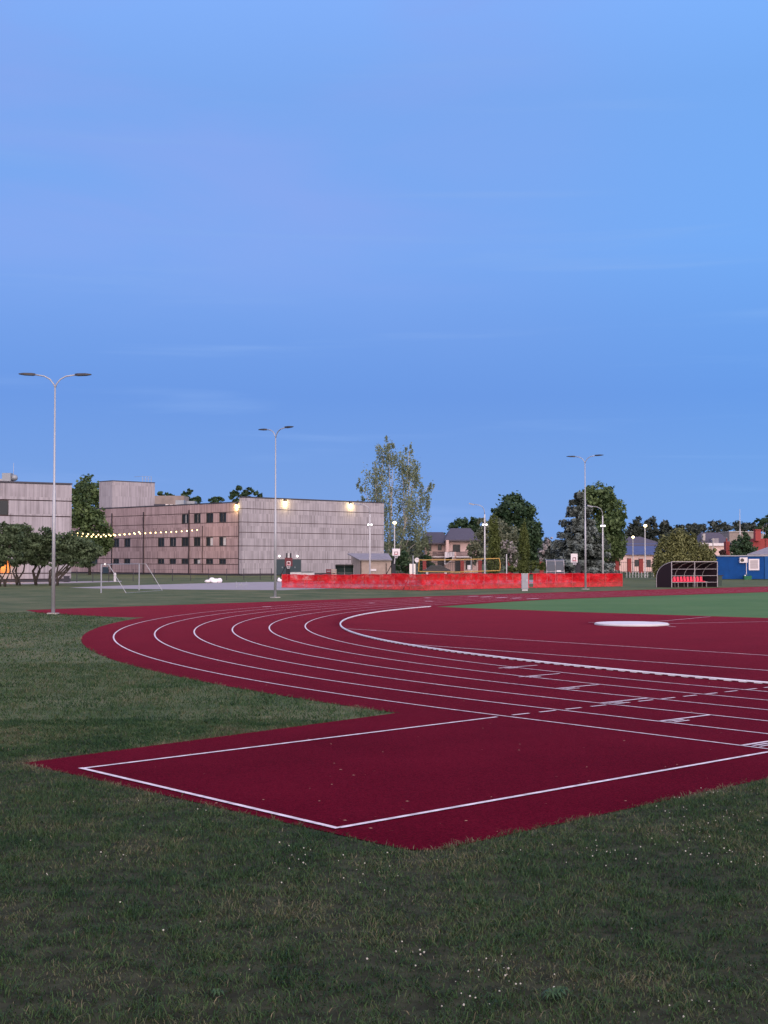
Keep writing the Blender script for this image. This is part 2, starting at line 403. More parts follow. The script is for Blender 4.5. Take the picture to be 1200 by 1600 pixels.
def seg(p, q, w=.05, z=zl + .004):
    p, q = G(*p), G(*q); t = (q - p).normalized(); n_ = Vector((-t.y, t.x, 0)) * w / 2
    ln.poly([tuple(x + Vector((0, 0, z))) for x in (p - n_, q - n_, q + n_, p + n_)])
seg((919, 973.2), (931, 973.6)); seg((1042, 979), (1056, 980.4)); seg((1022, 972.4), (1110, 964.3)); seg((1046, 975.2), (1260, 970.8))
struct(ln.build('track_markings', 'line'))
# raised kerb with drainage gaps
kp = [p for p in lane_path(RK) if p[1] < -13.8]
kt = thing('track_kerb', 'white raised kerb rail curving round inside of the running track', 'kerb', AB(*kp[-1]))
kb = MB(); n = len(kp); kk = 0
for i in range(n):
    p = np.array(kp[i]); t = np.array(kp[min(i + 1, n - 1)]) - np.array(kp[max(i - 1, 0)]); t /= np.linalg.norm(t)
    q = np.array([-t[1], t[0]])
    for o, z in ((-.025, .034), (-.025, .052), (-.016, .060), (.016, .060), (.025, .052), (.025, .034)): kb.v.append(AB(*(p + q * o), z))
for i in range(n - 1):
    for j in range(6): kb.f.append((6 * i + j, 6 * i + (j + 1) % 6, 6 * i + 6 + (j + 1) % 6, 6 * i + 6 + j))
kb.build('rail', 'kerb', kt, world=True)
fb = MB(); rb = MB(); acc = 0.
for i in range(n - 1):
    p, q = np.array(kp[i]), np.array(kp[i + 1]); L = np.linalg.norm(q - p); t = (q - p) / L; s = -acc % .34
    a_ = AB(*p); ang = math.atan2(*(np.array(AB(*q)) - np.array(a_))[1::-1])
    while s < L:
        c = AB(*(p + t * s), .026); fb.obox(c, (.17, .042, .018), ang); s += .34
    acc = (acc + L) % .34
fb.build('rail_feet', 'kerb', kt, world=True)
ribbon(rb, kp, .03, .022); rb.build('rail_shadow_strip', 'kerb_gap', kt, world=True)  # dark strip painted as the shade below the rail
# throwing circle slab
c0 = G(987, 976.6)
tc = thing('throwing_circle', 'round white throwing circle slab lying on the red surface', 'throwing circle', (c0.x, c0.y, 0))
MB().prism([(1.27 * math.cos(t), 1.27 * math.sin(t)) for t in np.linspace(0, 2 * math.pi, 49)[:-1]], .02, .075).build('slab', 'white', tc)
MB().prism([(1.30 * math.cos(t), 1.30 * math.sin(t)) for t in np.linspace(0, 2 * math.pi, 49)[:-1]], .012, .05).build('rim', 'lightgrey', tc)
# asphalt paths and the court behind the netting
def flat(name, pts, m, z):
    return struct(MB().poly([tuple(G(*p) + Vector((0, 0, z))) for p in pts]).build(name, m))
flat('path', [(108, 918.3), (150, 919.5), (300, 921.3), (441, 922), (700, 914), (900, 911), (900, 906), (600, 906.5), (441, 909), (380, 909.8), (300, 912), (180, 915.2)], 'path', .004)
flat('footpath', [(-60, 912.5), (40, 912.8), (110, 911.2), (190, 909), (190, 907.8), (100, 908.5), (30, 907), (-60, 906)], 'path', .006)

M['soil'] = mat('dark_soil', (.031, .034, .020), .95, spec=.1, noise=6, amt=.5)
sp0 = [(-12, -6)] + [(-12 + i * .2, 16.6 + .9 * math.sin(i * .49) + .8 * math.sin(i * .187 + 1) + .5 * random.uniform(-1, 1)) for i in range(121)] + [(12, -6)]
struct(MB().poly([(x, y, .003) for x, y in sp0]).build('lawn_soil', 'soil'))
# ------------------------------------------------------------------ double lamps
def double_lamp(loc, rz, label):
    t = thing('double_lamp', label, 'street lamp', loc, rz, 'twin-headed lamp posts round the track')
    MB().tube([(0, 0, 0), (0, 0, 5.2), (0, 0, 5.22), (0, 0, 9.72)], [.082, .062, .048, .034], 12).build('pole', 'galv', t, smooth=True)
    MB().prism([(.22 * x, .22 * y) for x, y in ((-1, -1), (1, -1), (1, 1), (-1, 1))], 0, .05).build('base_plate', 'concrete', t)
    for s in (-1, 1):
        MB().tube([(0, 0, 9.55), (.06 * s, 0, 9.75), (.22 * s, 0, 9.95), (.45 * s, 0, 10.08), (.90 * s, 0, 10.15)], [.030] * 5, 8).build('arm', 'galv', t, smooth=True)
        h = MB()
        ring = lambda x, w, z0, z1: [(x * s, -w, z0), (x * s, w, z0), (x * s, w, z1), (x * s, -w, z1)]
        R4 = [ring(.84, .05, 10.11, 10.19), ring(.95, .11, 10.10, 10.20), ring(1.30, .15, 10.12, 10.20), ring(1.52, .08, 10.15, 10.18)]
        for r in R4: h.v += r
        for i in range(3):
            for j in range(4): h.f.append((4 * i + j, 4 * i + (j + 1) % 4, 4 * i + 4 + (j + 1) % 4, 4 * i + 4 + j))
        h.f += [(0, 1, 2, 3), (12, 13, 14, 15)]
        h.build('lamp_head', 'lampdark', t)
    return t
def copy_thing(o, loc, rz, label):
    c = o.copy(); COL.objects.link(c); c.location = loc; c.rotation_euler = (0, 0, rz); c['label'] = label
    for ch in list(o.children):
        d = ch.copy(); COL.objects.link(d); d.parent = c
        for gch in list(ch.children):
            e = gch.copy(); COL.objects.link(e); e.parent = d
    return c
dl = double_lamp(G(83, 959.5), R_(3), 'twin-headed lamp post nearest, standing beside the left tip of the red track')
copy_thing(dl, G(430, 934), R_(-44), 'twin-headed lamp post standing before the wooden building and left end of the red netting')
copy_thing(dl, G(915, 921), R_(-34), 'twin-headed lamp post standing in front of the red netting and the blue-grey spruce')
# single curved lamps with floodlights
def curved_lamp(loc, label, H):
    t = thing('curved_lamp', label, 'street lamp', loc, 0, 'single-arm lamp posts round the court')
    MB().tube([(0, 0, 0), (0, 0, H - 1.)], [.085, .06], 8).build('pole', 'lightgrey', t, smooth=True)
    MB().tube([(0, 0, H - 1.02), (-.04, 0, H - .6), (-.22, 0, H - .25), (-.55, 0, H - .08), (-1.1, 0, H)], .035, 7).build('arm', 'galv', t, smooth=True)
    MB().obox((-1.32, 0, H + .02), (.55, .22, .12), 0, ('Y', .25)).build('lamp_head', 'grey', t)
    for s in (-1, 1):
        f = MB().obox((s * .16, -.12, H - 2.05), (.22, .10, .22), 0, ('X', .35)).build('floodlight', 'grey', t)
        MB().obox((s * .16, -.185, H - 2.06), (.15, .02, .14), 0, ('X', .35)).build('lens', 'lampwhite', f)
    return t
Yc = 135.
cl = curved_lamp((PX(757.5, Yc), Yc, 0), 'single-arm lamp post with floodlights rising over the yellow net', ZH(788, Yc))
copy_thing(cl, (PX(578, Yc), Yc, 0), 0, 'single-arm lamp post with floodlights in front of the wooden building end and shed')
copy_thing(cl, (PX(942, 140), 140, 0), 0, 'single-arm lamp post with floodlights in front of the spruce and green tree')
def globe_lamp(px, py, Y, label, m, r, name='lit_lamp'):
    z = ZH(py, Y)
    t = thing(name, label, 'street lamp', (PX(px, Y), Y, 0))
    MB().tube([(0, 0, 0), (0, 0, z)], [.08, .055], 8).build('pole', 'lightgrey', t)
    MB().obox((0, -.05, z + .14), (r * 1.6, .3, .2)).build('lamp_head', 'grey', t)
    MB().ball((0, -.25, z + .08), r, 10, (1, .6, .8)).build('lamp_lens', m, t)
    return t
globe_lamp(616.5, 818, 152, 'lit pale lamp on a straight pole in front of the tall birch', 'lampwarm', .20)
globe_lamp(1008, 822.5, 165, 'lit warm lamp on tall straight pole left of the round thuja bush', 'lampwarm', .21)
globe_lamp(989, 840, 205, 'lit warm lamp on a short pole by the blue roofed house', 'lampwarm', .21)

# ------------------------------------------------------------------ wooden buildings
def clad(mb, ax, u0, u1, bands, pos, th, holes=(), gap=.085):
    """plank bands along axis ax ('x' or 'y') between u0,u1; holes: (ua,ub,z0,z1) leave a window opening in the band"""
    for z0, z1 in zip(bands[:-1], bands[1:]):
        zz0 = z0 + gap / 2; zz1 = z1 - gap / 2
        hs = sorted([h for h in holes if z0 - .1 < (h[2] + h[3]) / 2 < z1 + .1])
        segs = []; cur = u0
        for h in hs:
            segs.append((cur, h[0])); cur = h[1]
        segs.append((cur, u1))
        for a, b in segs:
            if b - a < .02: continue
            if ax == 'x': mb.box(a, b, pos, pos + th, zz0, zz1)
            else: mb.box(pos, pos + th, a, b, zz0, zz1)
mb_org = G(378, 899.7); rz = R_(45)
E1 = Vector((math.cos(rz), math.sin(rz))); E2 = Vector((-math.sin(rz), math.cos(rz)))
ux = lambda px: hit(px, mb_org, E1); uy = lambda px: hit(px, mb_org, E2)
def zy(px, py, e=E2):
    u = hit(px, mb_org, e); return ZH(py, mb_org.y + u * e[1])
LX = ux(600); LY = uy(104); RET = uy(373.6)
HB = zy(379, 777.2, E1); HL = zy(366, 785.3)
school = thing('school_building', 'long weathered wood clad building with stacked window rows and lit wall lamps', 'building', mb_org, rz)
bR = [.22] + [zy(381, y, E1) for y in (874.3, 853, 831.6, 815.6, 794.6)] + [HB]
cb = MB(); clad(cb, 'x', 0, LX, bR, 0, .15); clad(cb, 'y', .15, RET, bR, 0, .15)
cb.build('wall_cladding', 'wood', school)
MB().box(.12, LX - .05, .12, RET - .02, .05, HB - .03).box(.7, LX - .05, RET - .02, 16, .05, HL - .25).build('wall_core', 'core', school)
MB().box(-.04, LX + .04, -.04, RET + .1, HB, HB + .14).build('roof_edge', 'flash', school)
MB().box(.06, LX, .05, RET, -.05, .2).build('plinth', 'plinth', school)
HL = zy(366, 785.3)
zl_ = lambda y: zy(372, y)
bL = [.22] + [zl_(y) for y in (882, 872.8, 853, 837.8, 815.7, 799.5)] + [HL]
wins = []
for row, (zA, zB) in enumerate(((bL[6] - .05, bL[5] + .05), (bL[4] - .05, bL[3] + .05), (bL[2] - .05, bL[1] + .05))):
    xs = [(282, 292.4), (301, 311.5), (320.3, 331.3), (340.7, 351.6)]
    if row: xs += [(175.5, 184.5), (192.5, 202), (245, 255), (263.4, 273.4)]
    if row == 2: xs += [(139, 151)]
    for a, b in xs:
        wins.append((uy(b), uy(a), zB, zA))
cb = MB(); clad(cb, 'y', RET, LY, bL, .18, .15, [(h[0], h[1], h[2], h[3]) for h in wins])
cb.build('wall_cladding', 'woodwarm', school)
MB().box(.42, .69, RET, LY, .05, HL - .03).box(.69, 14, 16.05, LY, .05, HL - .03).build('wall_core', 'core', school)
MB().box(.12, .69, RET, LY, HL, HL + .13).box(.69, 14, 16.05, LY, HL, HL + .13).build('roof_edge', 'flash', school)
MB().box(.24, .68, RET, LY, -.05, .2).build('plinth', 'plinth', school)
for a, b, z0, z1 in wins:
    f = MB()
    f.box(.20, .30, a, b, z0 - .03, z0 + .06).box(.20, .30, a, b, z1 - .06, z1 + .03).box(.20, .30, a, a + .07, z0 + .06, z1 - .06).box(.20, .30, b - .07, b, z0 + .06, z1 - .06)
    f.box(.22, .28, (a + b) / 2 - .03, (a + b) / 2 + .03, z0 + .06, z1 - .06)
    w = f.build('window', 'frame', school)
    MB().box(.32, .36, a + .02, b - .02, z0, z1).build('pane', 'glass', w)
    if random.random() < .45:
        q = random.uniform(.3, .55); MB().box(.30, .315, a + .08 + (0 if random.random() < .5 else (b - a) * .45), a + .08 + (b - a) * q, z0 + .06, z1 - .06).build('curtain', 'lightgrey', w)
for px in (173.5, 223, 294, 372.3):
    u = uy(px); MB().box(.06, .17, u - .08, u + .08, .1, HL - .75).build('drain_pipe', 'pipe', school)
u = uy(315); MB().tube([(.12, u, .4), (.12, u, zl_(820))], .05, 6).build('drain_pipe', 'pipe', school)
dd = MB().box(.10, .17, uy(168.5), uy(159.5), .1, zy(164, 886)).build('door', 'door', school)
MB().box(.07, .10, uy(168), uy(167), 1., 1.25).build('handle', 'galv', dd)
MB().ball((.08, uy(163.5), zy(163, 881.6)), .11, 8).build('door_lamp', 'lampwhite', school)
zd = zy(440, 874.4, E1)
for a, b in ((431, 450.2), (450.8, 470)):
    dd = MB().box(ux(a), ux(b), -.06, -.01, .1, zd).build('door', 'door', school)
    MB().box(ux((a + b) / 2) - .05, ux((a + b) / 2) + .05, -.09, -.06, 1., 1.2).build('handle', 'galv', dd)
for px in (436, 464): MB().ball((ux(px), -.08, zy(px, 869, E1)), .13, 8).build('door_lamp', 'lampwhite', school)
for px in (445, 547):
    o = MB().box(ux(px) - .17, ux(px) + .17, -.24, -.02, HB - .32, HB + .02).build('wall_lamp', 'frame', school)
    MB().box(ux(px) - .15, ux(px) + .15, -.22, -.04, HB - .40, HB - .325).build('lamp_lens', 'lampwarm', o)
o = MB().box(-.08, .14, RET + .55, RET + .85, HL - .32, HL).build('wall_lamp', 'frame', school)
MB().box(-.06, .12, RET + .57, RET + .83, HL - .4, HL - .325).build('lamp_lens', 'lampwarm', o)
# tower and roof plant
ut = uy(173.3); HT = zy(173.3, 751.6)
twx = hit(240, mb_org + (E2 * ut).to_3d(), E1); twy = hit(153, mb_org, E2) - ut
tw = MB(); clad(tw, 'x', .16, .16 + twx, [HL + .14, HT], ut - .02, .12, (), .02); clad(tw, 'y', ut + .1, ut + twy, [HL + .14, HT], .16, .12, (), .02)
tw.build('tower_cladding', 'wood', school)
MB().box(.2, .12 + twx, ut + .02, ut + twy - .02, HL + .14, HT - .02).build('tower_core', 'core', school)
MB().box(.12, .2 + twx, ut - .06, ut + twy + .03, HT, HT + .12).build('roof_edge', 'flash', school)
rl = MB()
for i in range(4):
    x = twx * (.78 + .07 * i); rl.tube([(x, ut + .6, HT + .1), (x, ut + .6, HT + 1.0)], .03, 5)
for z in (.6, 1.0): rl.tube([(twx * .76, ut + .6, HT + z), (twx * 1., ut + .6, HT + z)], .025, 5)
rl.tube([(twx * .76, ut + .6, HT + 1.), (twx * .76, ut + 2.6, HT + 1.)], .025, 5)
rl.build('roof_railing', 'galv', school)
def roofbox(px0, px1, py0, py1, Y, dep, name, m):
    MB().pbox(px0, px1, py0, py1, Y, dep).build(name, m, school, world=True)
roofbox(241, 287, 774.5, 800, 222, 6, 'roof_volume', 'beige')
roofbox(274, 287, 781.5, 795, 206, 3, 'roof_duct', 'duct'); roofbox(287, 304, 783, 795, 209, 3, 'roof_duct', 'duct')
roofbox(240.5, 257, 787.5, 797, 207, 2, 'roof_unit', 'flash')
for i in range(3):
    p = W(258.5 + 7 * i, 788, 205); q = W(262.5 + 7 * i, 789.2, 205); b_ = W(258.5 + 7 * i, 798, 205)
    MB().box(p.x, p.x + .42, 205, 205.6, b_.z, p.z).build('roof_vent', 'ventwhite', school, world=True)
p = W(231, 790.5, 208); MB().tube([(p.x - .95, 208, p.z - .4), (p.x + .95, 208.6, p.z - .4)], .42, 10).build('roof_duct', 'duct', school, world=True)
# left building
lo_ = G(111, 908.8); rz2 = R_(33.7); e3 = Vector((math.cos(rz2), math.sin(rz2)))
lb = thing('wooden_hall', 'weathered plank clad hall with flat roof behind bushy trees', 'building', lo_, rz2)
hl = lambda px: hit(px, lo_, e3)
zz = lambda px, py: ZH(py, lo_.y + hl(px) * e3[1])
HH = zz(100, 757); BB = [.28] + [zz(60, y) for y in (895.7, 866, 836, 806.6, 782)] + [HH]
wx0, wx1 = hl(-40), hl(13)
cb = MB(); clad(cb, 'x', -16, 0, BB, 0, .14, [(wx0, wx1, BB[4], BB[5])], .10)
cb.build('wall_cladding', 'wood', lb)
MB().box(-16, -.04, .10 + .15, 12, .05, HH - .02).build('wall_core', 'core', lb)
MB().box(-16, .05, -.05, 12, HH, HH + .16).build('roof_edge', 'flash', lb)
MB().box(-16, -.02, .02, 12, -.05, .26).build('plinth', 'plinth', lb)
w = MB().box(wx0, wx1, .10, .16, BB[4] + .05, BB[5] - .05).build('window', 'frame', lb)
MB().box(wx0 + .08, wx1 - .08, .07, .10, BB[4] + .12, BB[5] - .12).build('pane', 'glass', w)
MB().box(hl(18) , hl(18) + .06, -.02, -.001, .3, BB[1]).build('entrance_post', 'pipe', lb)
MB().box(hl(-30), hl(17), -.03, -.004, BB[1] + .06, zz(10, 876)).build('entrance_lit_patch', 'lamplitwall', lb)  # patch coloured like the lamplight falling on this wall
MB().box(hl(-30), hl(18.5), -1.3, -.04, zz(10, 876) + .02, zz(10, 876) + .2).build('entrance_canopy', 'flash', lb)
MB().box(hl(2) - .15, hl(2) + .15, -.9, -.6, zz(10, 876) - .05, zz(10, 876) + .018).build('entrance_lamp', 'lampwarm', lb)
p = W(7.5, 752, 136); MB().pbox(3, 16.5, 739, 757, 136, 1.2).build('roof_unit', 'duct', lb, world=True)
p = W(17, 746.5, 136.5); MB().tube([(p.x, 136.5, p.z), (p.x + .45, 136.5, p.z), (p.x + .62, 136.5, p.z), (p.x + .70, 136.5, p.z)], [.33, .33, .25, .05], 12).build('roof_duct', 'duct', lb, world=True, smooth=True)
MB().pbox(-20, 4, 748, 757, 137, 1.).build('roof_unit', 'lightgrey', lb, world=True)
p = W(21, 754, 137); MB().tube([p, p + Vector((0, 0, 2.))], .02, 5).build('mast', 'galv', lb, world=True)
# dark rubbish bin by the hall
t = thing('rubbish_bin', 'dark square bin standing against the hall wall near its corner', 'bin', W(104, 909, 133) * 1)
t.location.z = 0; XF[t] = Matrix.Translation(t.location)
MB().box(-.25, .25, -.2, .2, 0, .55).build('body', 'plinth', t); MB().box(-.27, .27, -.22, .22, .55, .62).build('lid', 'flash', t)

# string lights between the two buildings
sl = thing('string_lights', 'two sagging strands of warm lit bulbs strung between the wooden buildings', 'string lights', (lo_.x, lo_.y, 0))
for pts in ([(108, 830, 135), (125, 832, 143), (150, 834, 154), (178, 834, 162), (205, 833, 168), (240, 831, 175), (275, 829.5, 181), (312, 826.5, 186.6)],
            [(108, 834, 135), (130, 836.3, 140), (155, 837, 149), (185, 834.5, 157), (205, 832.5, 163), (221, 829, 166)]):
    v = [W(*q) for q in pts]
    MB().tube(v, .02, 4).build('cable', 'cable', sl, world=True)
    tot = [0]
    for a, b in zip(v[:-1], v[1:]): tot.append(tot[-1] + (b - a).length)
    xs = np.linspace(pts[0][0] + 5, pts[-1][0] - 4, 25 if len(pts) > 6 else 15)
    for x in xs:
        for q0, q1, a, b in zip(pts[:-1], pts[1:], v[:-1], v[1:]):
            if q0[0] <= x <= q1[0]:
                c = a.lerp(b, (x - q0[0]) / (q1[0] - q0[0])); MB().ball(c - Vector((0, 0, .12)), .088, 8, (1, 1, 1.15)).build('bulb', 'bulb', sl, world=True)

def lampobj(name, loc, energy, color, radius=.1):
    l = bpy.data.lights.new(name, 'POINT'); l.energy = energy; l.color = color; l.shadow_soft_size = radius
    o = bpy.data.objects.new(name, l); o.location = loc; COL.objects.link(o); return o
TO = XF[school]
for px in (445, 547): lampobj('wall_lamp_light', TO @ Vector((ux(px), -.38, HB - .66)), 150, (1, .72, .28), .08)
lampobj('wall_lamp_light', TO @ Vector((-.2, RET + .7, HL - .66)), 150, (1, .72, .28), .08)
lampobj('entrance_light', XF[lb] @ Vector((hl(4), -.9, zz(10, 876) - .3)), 90, (1, .5, .14), .1)
for px, Y in ((190, 165), (240, 174), (290, 183)):
    lampobj('string_light_glow', W(px, 834, Y), 260, (1, .55, .25), .6)

# ------------------------------------------------------------------ wire fence in front of the school
wf = thing('wire_fence', 'low thin wire fence with dark posts along grass before the school', 'fence', G(280, 905))
wp = []
for px in (120, 145, 170, 208, 241, 269.5, 298, 326, 354, 381, 406.5, 424):
    py = 909.5 - (px - 110) * .012; p = G(px, py); wp.append(p)
    MB().tube([p, p + Vector((0, 0, 1.25))], .035, 6).build('post', 'plinth', wf, world=True)
wr = MB()
for z in (.25, .7, 1.2):
    for a, b in zip(wp[:-1], wp[1:]): wr.tube([a + Vector((0, 0, z)), b + Vector((0, 0, z))], .008, 4)
wr.build('wire', 'plinth', wf, world=True)
# football goal
g0, g1 = G(158, 926.5), G(217.3, 922.3)
gl = thing('football_goal', 'thin white-grey football goal frame standing on grass at left', 'goal', g0)
hz_ = 1.95; back = Vector((1.75, -.25, 0))
for p in (g0, g1): MB().tube([p, p + Vector((0, 0, hz_))], .045, 8).build('post', 'grey', gl, world=True)
MB().tube([g0 + Vector((0, 0, hz_)), g1 + Vector((0, 0, hz_))], .022, 8).build('crossbar', 'galv', gl, world=True)
for p in (g0, g1): MB().tube([p + Vector((.5, -.07, hz_)), p + back], .02, 6).tube([p + Vector((0, 0, hz_)), p + Vector((.5, -.07, hz_))], .015, 6).build('back_stay', 'galv', gl, world=True)
MB().tube([g0 + back, g1 + back], .012, 6).build('ground_bar', 'galv', gl, world=True)
t = thing('bollard', 'short pale bollard on grass right of the football goal post', 'bollard', G(179.5, 909))
MB().tube([(0, 0, 0), (0, 0, .85), (0, 0, .92)], [.13, .13, .08], 10).build('body', 'lightgrey', t); MB().tube([(0, 0, .70), (0, 0, .78)], .135, 10).build('band', 'white', t)
# white bags
bp = G(334, 911)
t = thing('bag_heap', 'heap of bulging white sacks lying on the path edge', 'sacks', bp)
for x, y, r, sx, sz in ((-.55, 0, .28, 1.1, .6), (-.18, .1, .33, 1., .85), (.2, 0, .30, 1.2, .75), (.55, .05, .28, .9, .9), (.05, -.2, .24, 1.3, .6)):
    MB().ball((x, y, r * sz * .9), r, 12, (sx, 1, sz), .13).build('sack', 'bag', t, smooth=True)
bp = G(437, 909.5)
t = thing('white_sack', 'single slumped white sack beside left end of the red netting', 'sack', bp)
MB().ball((0, 0, .16), .24, 12, (1.1, 1, .7), .1).build('body', 'bag', t, smooth=True); MB().ball((-.08, 0, .32), .13, 10, (1, 1, .9), .12).build('neck', 'bag', t, smooth=True)
t = thing('metal_stand', 'small thin metal frame standing on the grey path', 'frame', G(377, 918.6))
MB().tube([(-.4, 0, 0), (-.4, 0, .5)], .03, 6).build('leg', 'grey', t); MB().tube([(.4, 0, 0), (.4, 0, .5)], .03, 6).build('leg', 'grey', t); MB().tube([(0, .35, 0), (0, .35, .42)], .03, 6).build('leg', 'grey', t)
MB().tube([(-.42, 0, .22), (.42, 0, .22)], .025, 6).tube([(-.4, 0, .22), (0, .35, .3)], .02, 6).build('rail', 'grey', t)

# ------------------------------------------------------------------ red safety netting
def net_mat(cols, t0, t1, nm_):
    m, nt, b = new_mat(nm_); N = nt.nodes.new; L = nt.links.new
    gq = N('ShaderNodeNewGeometry'); mp = N('ShaderNodeMapping'); mp.inputs['Scale'].default_value = (1.1, .3, 1.6); L(gq.outputs['Position'], mp.inputs[0])
    n = N('ShaderNodeTexNoise'); n.inputs['Scale'].default_value = 1.; n.inputs['Detail'].default_value = 5; n.inputs['Roughness'].default_value = .7; L(mp.outputs[0], n.inputs['Vector'])
    r = ramp(nt, cols); L(n.outputs['Fac'], r.inputs[0]); L(r.outputs[0], b.inputs['Base Color'])
    b.inputs['Roughness'].default_value = .7; b.inputs['Specular IOR Level'].default_value = .1
    wv = N('ShaderNodeTexNoise'); wv.inputs['Scale'].default_value = 2.5; wv.inputs['Detail'].default_value = 4; L(gq.outputs['Position'], wv.inputs['Vector'])
    mr = N('ShaderNodeMapRange'); mr.inputs['From Min'].default_value = .42; mr.inputs['From Max'].default_value = .68; mr.inputs['To Min'].default_value = t0; mr.inputs['To Max'].default_value = t1
    L(wv.outputs['Fac'], mr.inputs['Value'])
    tl = N('ShaderNodeBsdfTranslucent'); L(r.outputs[0], tl.inputs['Color']); m1 = N('ShaderNodeMixShader'); m1.inputs[0].default_value = .35
    L(b.outputs[0], m1.inputs[1]); L(tl.outputs[0], m1.inputs[2])
    tp = N('ShaderNodeBsdfTransparent'); mx = N('ShaderNodeMixShader'); L(mr.outputs[0], mx.inputs[0]); L(m1.outputs[0], mx.inputs[1]); L(tp.outputs[0], mx.inputs[2])
    L(mx.outputs[0], nt.nodes['Material Output'].inputs['Surface'])
    return m
M['net'] = net_mat([(.35, (.52, .003, .010)), (.5, (.72, .010, .020)), (.66, (.90, .060, .070))], .05, .36, 'red_plastic_netting'); M['netskirt'] = net_mat([(.35, (.60, .03, .035)), (.5, (.78, .05, .06)), (.66, (.90, .11, .12))], .12, .42, 'pale_red_netting'); M['netband'] = mat('red_netting_edge', (.60, .03, .05), .5)
M['netpost'] = mat('netting_stake', (.50, .07, .07), .7)
nf = thing('safety_netting', 'long waist high red plastic safety netting fence along far edge of track', 'fence', G(700, 922))
bl = [(440, 918.6), (470, 919), (520, 919.8), (560, 920.6), (600, 921.6), (660, 923.3), (720, 921.6), (800, 919.7), (870, 918.5), (925, 917.6), (973, 916.7)]
xs = np.linspace(440, 973, 260); ys = np.interp(xs, [q[0] for q in bl], [q[1] for q in bl])
hgt = np.interp(xs, [440, 520, 600, 620, 650, 700, 800, 900, 973], [1.03, 1.03, 1.14, 1.18, 1.16, 1.18, 1.13, 1.10, 1.05]) + .02 * np.sin(xs * .113) + .02 * np.sin(xs * .41 + 1)
nm = MB(); nk = MB(); NV = 7
base = [G(x, y) for x, y in zip(xs, ys)]
for i, p in enumerate(base):
    for j in range(NV):
        h = hgt[i] * j / (NV - 1); wob = .018 * math.sin(i * 1.7 + j * 2) + .03 * math.sin(i * .13 + j * 1.1)
        nm.v.append((p.x, p.y + wob, .03 + h)); nk.v.append((p.x, p.y + wob, .03 + h))
for i in range(len(base) - 1):
    if 826 < xs[i] < 833: continue
    for j in range(NV - 1): (nk if j < 2 else nm).f.append((i * NV + j, (i + 1) * NV + j, (i + 1) * NV + j + 1, i * NV + j + 1))
nm.build('net_sheet', 'net', nf, world=True, smooth=True); nk.build('net_skirt', 'netskirt', nf, world=True, smooth=True)
for z in (.04, .36, 1.):
    b = MB(); b.tube([(p.x, p.y - .08, .03 + z * h) for p, h in zip(base[::3], hgt[::3])], .018, 4); b.build('net_cord', 'netband', nf, world=True)
for px in [441, 449, 476, 497, 521, 549, 571, 598, 616, 641, 667, 694, 706, 728, 756, 779, 801, 838, 855, 871, 894, 921, 946, 972]:
    py = np.interp(px, [q[0] for q in bl], [q[1] for q in bl]); p = G(px, py); p.y -= .1
    MB().tube([p, p + Vector((0, 0, 1.12))], .016, 5).build('stake', 'netpost', nf, world=True)
MB().tube([G(629, 922.5), G(635, 922.5) + Vector((.1, .1, .75))], .035, 5).build('brace', 'maroon', nf, world=True)
# grey cabinet in front of the netting
p = G(820.3, 923.3); t = thing('grey_cabinet', 'upright grey utility cabinet standing in front of red netting', 'cabinet', p)
MB().box(-.24, .24, 0, .3, .12, 1.22).build('body', 'grey', t); MB().box(-.2, .2, .02, .28, 0, .12).build('foot', 'lightgrey', t)
dd = MB().box(-.21, .21, -.015, -.001, .18, 1.16).build('door', 'grey', t); MB().box(.13, .17, -.03, -.015, .70, .84).build('handle', 'white', dd)
MB().box(-.26, .26, -.02, .32, 1.22, 1.26).build('lid', 'lightgrey', t)

